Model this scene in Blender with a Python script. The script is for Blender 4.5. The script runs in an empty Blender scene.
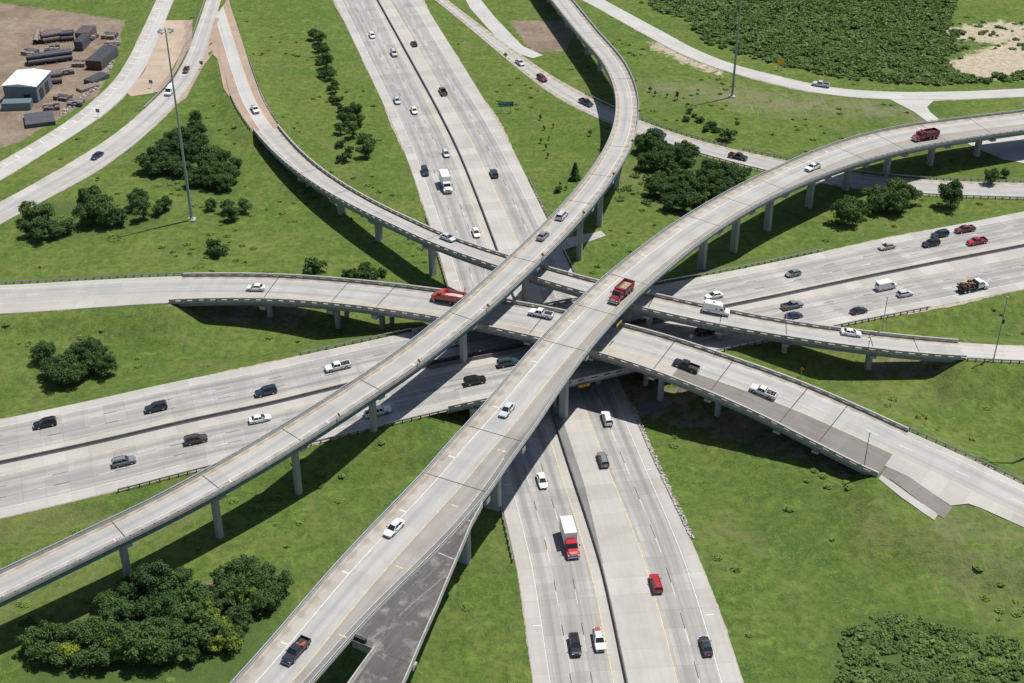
import bpy, bmesh, math, random
import numpy as np
from mathutils import Vector, Matrix
R=math.radians
scene=bpy.context.scene
C=scene.collection
# ---------------------------------------------------------------- camera, sky, sun, exposure
CAM_H=178.; PITCH=R(32.7); FPX=1388.
CAM=np.array([0,-CAM_H/math.tan(PITCH),CAM_H])
cam=bpy.data.cameras.new('camera'); cam.sensor_width=36; cam.lens=FPX/1024*36; cam.clip_end=9000; cam.clip_start=1
camo=bpy.data.objects.new('camera',cam); C.objects.link(camo)
camo.location=CAM; camo.rotation_euler=(R(90)-PITCH,0,0); scene.camera=camo
SUN_EL=R(68); SHAD=(-math.cos(R(30)),-math.sin(R(30)))     # shadows fall towards the lower left
w=bpy.data.worlds.new('World'); scene.world=w; w.use_nodes=True
nt=w.node_tree; nt.nodes.clear()
sk=nt.nodes.new('ShaderNodeTexSky'); sk.sky_type='NISHITA'; sk.sun_disc=False; sk.sun_elevation=SUN_EL; sk.sun_rotation=R(60)
bg=nt.nodes.new('ShaderNodeBackground'); bg.inputs['Strength'].default_value=0.06
wo=nt.nodes.new('ShaderNodeOutputWorld'); nt.links.new(sk.outputs[0],bg.inputs[0]); nt.links.new(bg.outputs[0],wo.inputs[0])
sl=bpy.data.lights.new('sun','SUN'); sl.energy=3.7; sl.angle=R(0.53); sl.color=(1,.965,.91)
so=bpy.data.objects.new('sun',sl); C.objects.link(so)
sd=Vector((-SHAD[0]*math.cos(SUN_EL),-SHAD[1]*math.cos(SUN_EL),math.sin(SUN_EL)))
so.rotation_euler=sd.to_track_quat('Z','Y').to_euler()
scene.view_settings.view_transform='Standard'; scene.view_settings.look='None'
scene.view_settings.exposure=0.55; scene.view_settings.gamma=1
rnd=random.Random(7); nr=np.random.default_rng(7)
# ---------------------------------------------------------------- helpers
def at(px,py,z=0.):
    """point of the photograph on the level z"""
    d=np.array([(px-512)/FPX, math.cos(PITCH)-(py-341.5)/FPX*math.sin(PITCH), -math.sin(PITCH)-(py-341.5)/FPX*math.cos(PITCH)])
    t=(z-CAM[2])/d[2]; return CAM+d*t
def tag(o,label=None,cat=None,group=None,kind=None):
    if label: o['label']=label
    if cat: o['category']=cat
    if group: o['group']=group
    if kind: o['kind']=kind
    return o
def empty(name,loc=(0,0,0),rz=0,**k):
    o=bpy.data.objects.new(name,None); o.empty_display_size=.5; C.objects.link(o)
    o.location=loc; o.rotation_euler=(0,0,rz); return tag(o,**k)
def link(name,me,parent=None,**k):
    o=bpy.data.objects.new(name,me); C.objects.link(o)
    if parent: o.parent=parent
    return tag(o,**k)
class MB:
    """collects verts, faces, uvs, materials; builds ONE mesh object"""
    def __init__(s): s.v=[]; s.f=[]; s.m=[]; s.uv=[]
    def add(s,vs,fs,mi=0,uvs=None):
        n=len(s.v); s.v.extend([tuple(map(float,v)) for v in vs])
        for k,f in enumerate(fs):
            s.f.append([n+i for i in f]); s.m.append(mi if not isinstance(mi,(list,tuple)) else mi[k])
            if uvs is not None: s.uv.append([uvs[i] for i in f])
            else: s.uv.append([(vs[i][0],vs[i][1]) for i in f])
        return s
    def box(s,c,d,mi=0,rz=0,taper=1.):
        x,y,z=d[0]/2,d[1]/2,d[2]/2; P=[]
        for sz in (-1,1):
            t=taper if sz>0 else 1.
            for a,b in ((-1,-1),(1,-1),(1,1),(-1,1)):
                X,Y=a*x*t,b*y*t
                P.append((c[0]+X*math.cos(rz)-Y*math.sin(rz),c[1]+X*math.sin(rz)+Y*math.cos(rz),c[2]+sz*z))
        return s.add(P,[(3,2,1,0),(4,5,6,7),(0,1,5,4),(1,2,6,5),(2,3,7,6),(3,0,4,7)],mi)
    def frus(s,b,t,mi=0):
        """b,t = (x0,x1,y0,y1,z) bottom and top rectangles"""
        P=[]
        for q in (b,t):
            P+=[(q[0],q[2],q[4]),(q[1],q[2],q[4]),(q[1],q[3],q[4]),(q[0],q[3],q[4])]
        return s.add(P,[(3,2,1,0),(4,5,6,7),(0,1,5,4),(1,2,6,5),(2,3,7,6),(3,0,4,7)],mi)
    def tube(s,p,q,r0,r1=None,n=8,mi=0,cap=True):
        r1=r0 if r1 is None else r1
        p=Vector(p);q=Vector(q); d=(q-p).normalized(); u=d.orthogonal().normalized(); v=d.cross(u)
        P=[]
        for c,r in ((p,r0),(q,r1)):
            for k in range(n):
                a=2*math.pi*k/n; P.append(tuple(c+u*math.cos(a)*r+v*math.sin(a)*r))
        F=[(k,(k+1)%n,n+(k+1)%n,n+k) for k in range(n)]
        if cap: F+=[tuple(range(n))[::-1],tuple(range(n,2*n))]
        return s.add(P,F,mi)
    def sections(s,secs,mi=0):
        """loft through lists of points"""
        n=len(secs[0]); P=[p for q in secs for p in q]; F=[]
        for i in range(len(secs)-1):
            for k in range(n): F.append((i*n+k,i*n+(k+1)%n,(i+1)*n+(k+1)%n,(i+1)*n+k))
        F.append(tuple(range(n))[::-1]); F.append(tuple((len(secs)-1)*n+k for k in range(n)))
        return s.add(P,F,mi)
    def mesh(s,name,mats,fixn=True,smooth=False):
        me=bpy.data.meshes.new(name); me.from_pydata(s.v,[],s.f)
        for m in (mats if isinstance(mats,(list,tuple)) else [mats]): me.materials.append(m)
        me.polygons.foreach_set('material_index',s.m)
        uv=me.uv_layers.new(name='UVMap'); flat=[c for f in s.uv for p in f for c in p]
        uv.data.foreach_set('uv',flat)
        if fixn:
            bm=bmesh.new(); bm.from_mesh(me); bmesh.ops.recalc_face_normals(bm,faces=bm.faces); bm.to_mesh(me); bm.free()
        if smooth: me.polygons.foreach_set('use_smooth',[True]*len(me.polygons))
        me.update(); return me
    def build(s,name,mats,parent=None,fixn=True,smooth=False,**k):
        return link(name,s.mesh(name,mats,fixn,smooth),parent,**k)
# ---------------------------------------------------------------- materials
MATS={}
class NB:
    def __init__(s,name):
        s.m=bpy.data.materials.new(name); s.m.use_nodes=True; s.t=s.m.node_tree; s.t.nodes.clear()
        s.o=s.t.nodes.new('ShaderNodeOutputMaterial'); s.b=s.t.nodes.new('ShaderNodeBsdfPrincipled')
        s.t.links.new(s.b.outputs[0],s.o.inputs[0])
    def n(s,t,**k):
        x=s.t.nodes.new(t)
        for a,b in k.items(): setattr(x,a,b)
        return x
    def l(s,a,b): s.t.links.new(a,b)
    def set(s,x,i,v):
        if hasattr(v,'is_output') or hasattr(v,'links'): s.l(v,x.inputs[i])
        else: x.inputs[i].default_value=v
    def noise(s,vec,scale,detail=4,rough=.55,dist=0.):
        x=s.n('ShaderNodeTexNoise'); x.inputs['Scale'].default_value=scale; x.inputs['Detail'].default_value=detail
        x.inputs['Roughness'].default_value=rough; x.inputs['Distortion'].default_value=dist
        if vec is not None: s.l(vec,x.inputs['Vector'])
        return x.outputs['Fac']
    def ramp(s,f,a,b,c0=(0,0,0,1),c1=(1,1,1,1)):
        x=s.n('ShaderNodeValToRGB'); x.color_ramp.elements[0].position=a; x.color_ramp.elements[1].position=b
        x.color_ramp.elements[0].color=c0; x.color_ramp.elements[1].color=c1; s.l(f,x.inputs[0]); return x.outputs[0]
    def mr(s,f,a,b,c=0.,d=1.):
        x=s.n('ShaderNodeMapRange'); s.l(f,x.inputs[0])
        for i,v in enumerate((a,b,c,d)): x.inputs[i+1].default_value=v
        return x.outputs[0]
    def mix(s,f,a,b,mode='MIX'):
        x=s.n('ShaderNodeMix',data_type='RGBA',blend_type=mode)
        s.set(x,0,f); s.set(x,6,a); s.set(x,7,b); return x.outputs[2]
    def math(s,op,a,b=0.):
        x=s.n('ShaderNodeMath',operation=op); s.set(x,0,a); s.set(x,1,b); return x.outputs[0]
    def map(s,vec,sc=(1,1,1)):
        x=s.n('ShaderNodeMapping'); x.inputs['Scale'].default_value=sc; s.l(vec,x.inputs[0]); return x.outputs[0]
    def bump(s,h,st=.3,d=.1):
        x=s.n('ShaderNodeBump'); x.inputs['Strength'].default_value=st; x.inputs['Distance'].default_value=d
        s.l(h,x.inputs['Height']); s.l(x.outputs[0],s.b.inputs['Normal'])
    def done(s,col,rough=.8,metal=0.,spec=None):
        s.set(s.b,'Base Color',col); s.b.inputs['Roughness'].default_value=rough; s.b.inputs['Metallic'].default_value=metal
        if spec is not None: s.b.inputs['Specular IOR Level'].default_value=spec
        return s.m
def c4(c): return (c[0],c[1],c[2],1)
def plain(name,col,rough=.6,metal=0.,var=.12,scale=2.):
    if name in MATS: return MATS[name]
    b=NB(name); tc=b.n('ShaderNodeTexCoord').outputs['Object']
    f=b.noise(tc,scale,5); c=b.mix(b.mr(f,.3,.7),c4([v*(1-var) for v in col]),c4([min(1,v*(1+var)) for v in col]))
    MATS[name]=b.done(c,rough,metal); return MATS[name]
def paint(name,col,rough=.28,metal=.0):
    if name in MATS: return MATS[name]
    b=NB(name); tc=b.n('ShaderNodeTexCoord').outputs['Object']
    f=b.noise(tc,3.,3); c=b.mix(b.mr(f,.4,.8,0,.25),c4(col),c4([v*.75+.02 for v in col]))
    b.b.inputs['Coat Weight'].default_value=.6; b.b.inputs['Coat Roughness'].default_value=.08
    MATS[name]=b.done(c,rough,metal); return MATS[name]
def pave(name,col,streak=.25,panel=(4.6,3.66),pvar=.12,blot=.2,tint=(.9,.85,.78),dark=.0,joint=.25,track=0.,stain=0.,period=3.6,blobs=0.):
    """worn concrete laid out along the road: uv = metres along, metres across"""
    b=NB(name); uv=b.n('ShaderNodeUVMap').outputs[0]; geo=b.n('ShaderNodeNewGeometry').outputs['Position']
    col=c4(col)
    lng=b.noise(b.map(uv,(.018,.9,1)),1.,5,.6)                  # long wheel tracks
    lng2=b.noise(b.map(uv,(.06,2.6,1)),1.,4,.6)
    mid=b.noise(geo,.12,5,.6); fine=b.noise(geo,1.8,6,.65)
    br=b.n('ShaderNodeTexBrick'); br.offset=0; br.inputs['Scale'].default_value=1; br.inputs['Brick Width'].default_value=panel[0]; br.inputs['Row Height'].default_value=panel[1]
    br.inputs['Mortar Size'].default_value=.035; br.inputs['Mortar Smooth'].default_value=.3; br.inputs['Bias'].default_value=0
    br.inputs['Color1'].default_value=(1-pvar,)*3+(1,); br.inputs['Color2'].default_value=(1+pvar*.6,)*3+(1,); br.inputs['Mortar'].default_value=(1-joint,)*3+(1,)
    b.l(uv,br.inputs['Vector'])
    c=b.mix(1.,col,br.outputs['Color'],'MULTIPLY')
    c=b.mix(b.mr(lng,.38,.68,0,streak),c,(.16,.155,.15,1))
    c=b.mix(b.mr(lng2,.5,.75,0,streak*.5),c,(.5,.47,.42,1))
    c=b.mix(b.mr(mid,.45,.7,0,blot),c,c4([col[i]*tint[i]*.62 for i in range(3)]))
    c=b.mix(b.mr(fine,.3,.8,0,.22),c,c4([col[i]*.6 for i in range(3)]))
    if track:                                                   # oil and rubber darkening down the middle of each lane
        sx=b.n('ShaderNodeSeparateXYZ'); b.l(uv,sx.inputs[0]); ph=b.math('MULTIPLY',b.math('SUBTRACT',sx.outputs[1],period/2),2*math.pi/period)
        cs=b.math('COSINE',ph); c=b.mix(b.math('MULTIPLY',b.mr(cs,.2,1,0,track),b.mr(b.noise(b.map(uv,(.03,.5,1)),1.,4),.35,.65,.35,1.)),c,(.13,.13,.135,1))
        br2=b.noise(b.map(uv,(.23,.05,1)),1.,1,.5); c=b.mix(b.mr(br2,.52,.56,0,track*.45),c,(.2,.2,.2,1))
    if blobs:                                                   # rows of drain stains against the parapet
        sx=b.n('ShaderNodeSeparateXYZ'); b.l(uv,sx.inputs[0]); cs=b.math('COSINE',b.math('MULTIPLY',sx.outputs[0],2*math.pi/3.9)); nz=b.noise(uv,.45,5,.65)
        bl=b.math('ADD',b.math('MULTIPLY',cs,.35),b.math('SUBTRACT',b.math('MULTIPLY',nz,2.2),b.math('ABSOLUTE',b.math('SUBTRACT',sx.outputs[1],.95),0)))
        c=b.mix(b.mr(bl,.35,1.1,0,blobs),c,(.20,.165,.13,1))
    if stain:
        sn=b.noise(b.map(geo,(.35,.35,.35)),1.,6,.7,.3); c=b.mix(b.mr(sn,.52,.66,0,stain),c,(.36,.34,.30,1)); sn2=b.noise(b.map(geo,(.9,.2,.2)),1.,5,.7); c=b.mix(b.mr(sn2,.55,.7,0,stain*.8),c,(.05,.05,.048,1))
    b.bump(fine,.15,.02)
    return b.done(c,.85,spec=.25)
M_lane=pave('lane_concrete',(.405,.395,.375),.3,pvar=.05,joint=.12,blot=.12,track=.28)
M_fwy=pave('freeway_concrete',(.395,.382,.358),.6,panel=(4.6,3.6),pvar=.15,joint=.45,track=.42)
M_shoulder=pave('shoulder_concrete',(.425,.408,.375),.15,panel=(4.6,30),blot=.3)
M_tan=pave('stained_shoulder_concrete',(.405,.375,.33),.12,panel=(9,30),pvar=.05,blot=.55,blobs=.55,tint=(.98,.9,.8))
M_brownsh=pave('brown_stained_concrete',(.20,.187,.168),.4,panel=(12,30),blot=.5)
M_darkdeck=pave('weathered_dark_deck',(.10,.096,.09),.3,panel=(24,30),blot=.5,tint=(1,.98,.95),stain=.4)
M_gore=pave('red_brown_gore_paving',(.36,.265,.205),.15,panel=(5,4),blot=.25,tint=(.95,.9,.85))
M_goretan=pave('tan_gore_paving',(.42,.335,.255),.15,panel=(5,4),blot=.25)
M_white=pave('pale_concrete_road',(.45,.44,.415),.2,panel=(5,4.2),pvar=.07,blot=.2)
def structural(name,col,streaks=.5):
    b=NB(name); geo=b.n('ShaderNodeNewGeometry').outputs['Position']
    a=b.noise(b.map(geo,(.9,.9,.12)),1.,5,.6); f=b.noise(geo,2.5,6,.65); m=b.noise(geo,.25,3)
    c=b.mix(b.mr(a,.45,.72,0,streaks),c4(col),c4([v*.5 for v in col]))
    c=b.mix(b.mr(m,.4,.7,0,.2),c,c4([v*.7 for v in col])); c=b.mix(b.mr(f,.35,.75,0,.25),c,c4([v*.7 for v in col]))
    b.bump(f,.2,.03); return b.done(c,.85,spec=.25)
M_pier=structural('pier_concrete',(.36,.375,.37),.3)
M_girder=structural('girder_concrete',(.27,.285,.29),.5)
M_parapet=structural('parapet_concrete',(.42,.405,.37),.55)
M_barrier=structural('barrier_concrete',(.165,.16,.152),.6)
M_steel=plain('galvanised_steel',(.42,.44,.46),.45,.6)
M_rail=plain('rail_metal',(.36,.39,.43),.5,.4)
M_bluesteel=plain('blue_grey_steel',(.13,.19,.21),.5,.2)
M_post=plain('weathered_post',(.12,.10,.08),.8)
M_yel=plain('yellow_line_paint',(.56,.42,.2),.7,var=.25,scale=1.2)
M_wh=plain('white_line_paint',(.58,.575,.55),.7,var=.22,scale=1.2)
M_bk=plain('black_line_paint',(.05,.05,.052),.7)
M_joint=plain('joint_seal',(.06,.06,.06),.8)
M_glass=plain('car_glass',(.015,.025,.03),.08,0.,.1); 
M_tyre=plain('tyre_rubber',(.02,.02,.02),.85)
M_rim=plain('wheel_rim',(.4,.41,.42),.35,.8)
M_lampw=plain('headlight_lens',(.75,.77,.78),.15)
M_lampr=plain('tail_light_lens',(.35,.02,.02),.25)
M_trim=plain('black_trim',(.03,.03,.032),.5)
# ---------------------------------------------------------------- road geometry
RD={
'R2':[(26.8,183.5,7.5,-4.17,4.17),(33.9,151.3,9.42,-2.61,3.91),(35.2,117.9,11.33,-3.2,4.03),(31.6,87,13.11,-3.1,3.99),(24.6,60.9,14.92,-3.45,3.65),(17.3,39.2,16.63,-3.25,3.53),(10,21.4,17.74,-3.87,4.02),(3,7,18.19,-3.77,3.81),(-3.9,-6.1,18.18,-3.62,3.72),(-10.2,-16.7,17.81,-3.38,3.49),(-16.6,-25.8,17.16,-3.57,3.64),(-22.7,-33.9,16.43,-3.64,3.76),(-29,-41.1,15.72,-3.51,3.54),(-35.1,-47.8,15.04,-3.51,3.52),(-41,-54.1,14.43,-3.62,3.6),(-47.1,-60.6,13.96,-3.82,3.82),(-52.7,-66.4,13.66,-3.78,3.81),(-58.2,-71.9,13.4,-3.6,3.62),(-63.7,-77,13.13,-3.34,3.43),(-69.2,-81.6,12.84,-3.49,3.51),(-74.6,-85.9,12.54,-3.6,3.6),(-79.9,-90.1,12.22,-3.57,3.58),(-85.3,-94.5,11.86,-3.55,3.55),],
'R4':[(147.6,106,9,-6.12,6.13),(133.4,101.4,9.34,-7.08,6.98),(119.3,95.8,9.82,-7.87,7.53),(105.2,88.1,10.52,-7.67,7.34),(91.4,77.8,11.44,-6.62,6.36),(78,65.5,12.58,-5.67,5.52),(65.1,52,13.85,-4.94,4.71),(53.3,37.6,15.18,-4.97,4.86),(42.4,22.8,16.43,-5.44,5.2),(32.9,7.9,17.44,-5.07,5.11),(24.1,-6.2,18.1,-5.34,5.26),(16.6,-19.8,18.4,-5.33,5.23),(10,-32.8,18.49,-5.47,5.42),(4.2,-45.3,18.5,-5.85,5.77),(-0.9,-57.1,18.47,-6.15,6.29),(-6.2,-67.8,18.39,-6.46,6.36),(-10.7,-77.8,18.28,-7.04,7.19),(-15.6,-86.7,18.11,-7.17,7.21),(-20.4,-94.7,17.88,-6.88,6.88),(-25,-102.3,17.63,-6.3,6.28),(-29.1,-109.6,17.4,-5.81,5.78),(-32.9,-116.9,17.22,-5.49,5.49),],
'R1':[(-102.4,201.4,0.9,-4.6,4.6),(-92.9,167.7,1.17,-4.8,4.81),(-83.7,136.8,1.68,-4.96,4.33),(-72.2,109.3,2.75,-3.56,3.35),(-61.1,87.7,4.21,-3.91,3.53),(-50,70,5.82,-3.48,3.26),(-38.7,54.5,7.58,-3,2.85),(-28.5,41.9,9.29,-2.76,2.77),(-19.2,30.7,10.78,-2.96,2.57),(-9.3,21.6,11.8,-3.1,2.96),(-0.3,14.9,12.26,-3.31,3.08),(8.5,9.4,12.42,-2.91,2.85),(17.5,4.3,12.4,-3.16,3.06),(25.9,0.2,12.17,-3.7,3.6),(34.2,-2.9,11.69,-4.02,3.88),(43.1,-5.5,10.94,-3.83,3.72),(51.5,-7.5,10.11,-3.69,3.63),(59.9,-9,9.24,-3.63,3.54),(68.9,-10.2,8.3,-3.59,3.53),(77.4,-10.9,7.39,-3.65,3.59),(86.1,-11.3,6.43,-3.87,3.81),(95.3,-11.3,5.39,-3.89,3.82),(104.1,-11.1,4.59,-3.49,3.61),(113.4,-11.4,4,-3.19,3.19),],
'R3':[(-119.9,16.6,2,-7.03,7.03),(-104.8,17,3.02,-7.02,7.07),(-88.9,17,4.13,-6.63,6.74),(-72.7,15.7,5.45,-6.13,6.23),(-56.5,12.8,6.97,-5.79,5.98),(-40.5,7.9,8.57,-5.91,6),(-24.9,1.8,10.25,-5.76,5.87),(-9.9,-4.7,11.61,-6.27,6.23),(4.5,-10.8,12.18,-6.35,6.29),(18.3,-16.6,12.15,-6.85,6.94),(31.5,-22.8,11.63,-7.1,7.22),(43.9,-29.5,10.44,-7.14,6.96),(55.9,-36.2,9,-7.97,7.99),(66.9,-43.5,7.26,-9.36,9.46),(77.4,-50.7,5.57,-10.04,9.92),(88,-57.2,4.23,-8.54,8.68),(97.6,-64.6,3,-7.54,7.55),],
'A':[(19,-100.5,0,-20.04,15.9),(18.1,-89.9,0,-19.55,16.22),(16.9,-78.1,0,-18.76,16.01),(15,-66.2,0,-17.96,15.76),(12.7,-53,0,-17.73,15.67),(10.3,-38.5,-0,-17.71,15.71),(7.9,-23.3,0,-17.17,15.7),(5,-6.1,0,-17.16,15.6),(1.9,12,0,-17.53,15.4),(-1.7,32.6,0,-17.41,15.05),(-5.9,55.3,0,-16.25,14.96),(-10.6,79.5,0,-15.8,16.09),(-16.3,107.1,0,-16.54,16),(-23.4,136,0,-16.13,15.75),(-32.1,169,0,-16.47,16.06),(-42,206.3,0,-16.46,16.1),],
'B':[(-101.3,-47.6,1.5,-18.41,16.3),(-85.7,-42.1,1.96,-17.4,16.89),(-69.8,-35.8,2.43,-17.39,16.61),(-53,-30.7,3.19,-16.25,16.28),(-35.4,-24.5,4.38,-17.05,15.95),(-17.8,-18.8,5.73,-18.18,14.77),(0.5,-13.7,6.5,-17.36,15.11),(19.3,-6.5,6.5,-16.97,15.64),(39.6,1.8,5.91,-15.8,15.19),(60.5,11.8,4.28,-15.61,15.02),(82.7,23.1,2.65,-17.86,14.99),(105.6,32.7,2.03,-18.68,16.42),(130.1,42.1,1.5,-18.6,16.92),],
'T1':[(-131.2,206.3,0,-3.26,3.26),(-129.7,183.2,0,-3.86,3.87),(-129.5,163.2,0,-3.86,3.91),(-131.4,147,0,-3.93,3.95),(-134.4,133.7,0,-4.04,4.06),(-138.1,122.5,0,-4.07,4.08),(-142,112.3,0,-4.13,4.13),(-146,102.8,0,-4.07,4.05),],
'T2':[(-111.8,206.3,0.9,-2.71,2.71),(-110,180.8,0.6,-2.83,2.88),(-110.3,159,0.25,-3.24,3.34),(-113,141.3,0,-3.9,3.9),(-116.1,126.2,0,-4.46,4.48),(-119.7,113.1,0,-5.03,5.06),(-123.9,101.7,0,-5.47,5.48),(-128.2,91.8,0,-5.52,5.55),(-132.8,82.9,0,-5.2,5.21),(-137.5,74.3,0,-4.95,4.93),],
'T4':[(-9.9,206.3,0,-2.08,2.08),(0.3,184.4,0,-3.48,3.45),(10.4,163.9,0,-4.08,3.97),(20.2,147.6,0,-4.22,4.08),(30.4,133.8,0,-4.87,4.72),(40.7,122.8,0,-4.29,4.24),(50.6,113.9,0,-3.94,3.84),(60.8,106.4,0,-4.25,4.18),(70.7,100.3,0,-4.99,4.98),(80.7,94.6,0,-5.4,5.35),(90.6,89.5,0,-5.51,5.41),(100.4,85.9,0,-5.33,5.25),(110.7,83.4,0,-5.05,5.01),(120.7,81.7,0,-4.95,4.88),(131.2,80.8,0,-4.94,4.93),(141.8,80.1,0,-5.04,5.04),],
'T5':[(52.1,206.3,0,-3.61,3.61),(62.6,187.5,0,-3.75,3.63),(74,173.9,0,-3.79,3.66),(86.3,164.6,0,-2.74,2.78),(97.8,156.3,0,-3.1,2.99),(110,151.4,0,-3.52,3.45),(123,149.4,0,-3.16,3.11),(136,148.9,0,-2.97,2.94),(149.4,149.6,0,-3.09,3.07),(163.2,151.2,0,-3.44,3.44),],
}
class Road:
    def __init__(s,key,e0=60,e1=60,smooth=3):
        P=np.array(RD[key],float)
        d=P[0]-P[1]; d[2]*=.3; d[3:]=0; L=np.linalg.norm(d[:2]); d/=L
        f=P[-1]-P[-2]; f[2]*=.3; f[3:]=0; L=np.linalg.norm(f[:2]); f/=L
        pre=[P[0]+d*e0,P[0]+d*e0*.5] if e0 else []; post=[P[-1]+f*e1*.5,P[-1]+f*e1] if e1 else []
        P=np.array(pre+list(P)+post)
        for _ in range(smooth):                                   # smooth the widths only
            q=P.copy(); q[1:-1,3:]=(P[:-2,3:]+2*P[1:-1,3:]+P[2:,3:])/4; P=q
        for _ in range(1):
            q=P.copy(); q[1:-1,:3]=(P[:-2,:3]+6*P[1:-1,:3]+P[2:,:3])/8; P[1:-1,:3]=q[1:-1,:3]
        k=np.r_[0,np.cumsum(np.linalg.norm(np.diff(P[:,:2],axis=0),axis=1))]
        m=np.gradient(P,k,axis=0); n=int(k[-1]/1.5)+2; t=np.linspace(0,k[-1],n)
        i=np.clip(np.searchsorted(k,t)-1,0,len(P)-2); h=(k[i+1]-k[i])[:,None]; u=((t-k[i])/h[:,0])[:,None]
        D=(2*u**3-3*u**2+1)*P[i]+(u**3-2*u**2+u)*h*m[i]+(-2*u**3+3*u**2)*P[i+1]+(u**3-u**2)*h*m[i+1]
        s.D=D; s.s=np.r_[0,np.cumsum(np.linalg.norm(np.diff(D[:,:2],axis=0),axis=1))]; s.L=s.s[-1]
        T=np.gradient(D[:,:2],axis=0); T/=np.linalg.norm(T,axis=1)[:,None]; s.T=T; s.N=np.c_[-T[:,1],T[:,0]]; s.key=key
    def q(s,t):
        t=np.atleast_1d(t); g=lambda a: np.interp(t,s.s,a)
        c=np.array([g(s.D[:,j]) for j in range(5)]).T; N=np.array([g(s.N[:,0]),g(s.N[:,1])]).T; N/=np.linalg.norm(N,axis=1)[:,None]
        return c,N
    def pos(s,t,off=0.,dz=0.):
        c,N=s.q(t); return Vector((c[0,0]+N[0,0]*off,c[0,1]+N[0,1]*off,c[0,2]+dz))
    def near(s,x,y):
        d=np.hypot(s.D[:,0]-x,s.D[:,1]-y); i=int(np.argmin(d)); return s.s[i],float((np.array([x,y])-s.D[i,:2])@s.N[i])
    def spx(s,px,py):
        """station seen at a pixel"""
        z=5.
        for _ in range(12):
            p=at(px,py,z); t,_o=s.near(p[0],p[1]); z=float(np.interp(t,s.s,s.D[:,2]))
        p=at(px,py,z); return s.near(p[0],p[1])
    def head(s,t):
        i=int(np.argmin(abs(s.s-t))); return math.atan2(s.T[i,1],s.T[i,0])
    def st(s,s0,s1,step=2.5):
        n=max(2,int(abs(s1-s0)/step)+1); return np.linspace(s0,s1,n)
    def edges(s,t): c,N=s.q(t); return c[0,3],c[0,4]
def lf(f,a,b,t): return f(a,b,t) if callable(f) else f
def strips(mb,rd,s0,s1,bands,dz=0.,mi=None,step=2.5):
    """bands: list of (o0,o1,material index)"""
    T=rd.st(s0,s1,step); c,N=rd.q(T)
    for o0,o1,m in bands:
        V=[];U=[]
        for k,t in enumerate(T):
            a,b=c[k,3],c[k,4]
            for o in (lf(o0,a,b,t),lf(o1,a,b,t)):
                V.append((c[k,0]+N[k,0]*o,c[k,1]+N[k,1]*o,c[k,2]+dz)); U.append((t,o-lf(o0,a,b,t)))
        mb.add(V,[(2*k,2*k+2,2*k+3,2*k+1) for k in range(len(T)-1)],m,U)
    return mb
def loft(mb,rd,s0,s1,prof,mi=0,step=2.5):
    """prof(a,b,t) -> closed list of (offset,dz)"""
    T=rd.st(s0,s1,step); c,N=rd.q(T); S=[];n=0
    for k,t in enumerate(T):
        p=prof(c[k,3],c[k,4],t); S.append([(c[k,0]+N[k,0]*o,c[k,1]+N[k,1]*o,c[k,2]+d) for o,d in p])
    return mb.sections(S,mi)
def dashes(mb,rd,s0,s1,off,dz,L=3.0,cyc=12.,wd=.13,mi=0,phase=0.):
    t=s0+phase
    while t+L<s1: strips(mb,rd,t,t+L,[(lambda a,b,u:lf(off,a,b,u)-wd/2,lambda a,b,u:lf(off,a,b,u)+wd/2,mi)],dz,step=L); t+=cyc
def line(mb,rd,s0,s1,off,dz,wd=.14,mi=0):
    strips(mb,rd,s0,s1,[(lambda a,b,u:lf(off,a,b,u)-wd/2,lambda a,b,u:lf(off,a,b,u)+wd/2,mi)],dz)
rA=Road('A',60,130); rB=Road('B',70,110); r1=Road('R1',60,90); r2=Road('R2',150,60); r3=Road('R3',60,60); r4=Road('R4',150,45)
t1=Road('T1',60,40); t2=Road('T2',60,40); t4=Road('T4',60,60); t5=Road('T5',60,60)
# stations where the structures begin and end
B0=rB.spx(425,367)[0]; B1=rB.spx(668,318)[0]
R1a=r1.spx(264,130)[0]; R1b=r1.spx(962,350)[0]
R3a=r3.spx(178,287)[0]; R3b=r3.spx(893,454)[0]
r3g=Road('R3',60,60); _u=np.clip((r3g.s-(R3b-1))/2,0,1)*np.clip((R3b+46-r3g.s)/16,0,1); r3g.D[:,3]=np.minimum(r3g.D[:,3],r3g.D[:,3]*(1-_u)-15.5*_u)
R3m0=r3.spx(690,368)[0]; R3m_z=(r3.pos(r3.spx(700,371)[0]).z,r3.pos(r3.spx(840,430)[0]).z)
GRADE=[(rA,0,rA.L),(rB,0,B0),(rB,B1,rB.L),(r1,0,R1a),(r1,R1b,r1.L),(r3,0,R3a),(r3g,R3b,r3.L),(t1,0,t1.L),(t2,0,t2.L),(t4,0,t4.L),(t5,0,t5.L)]
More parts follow.
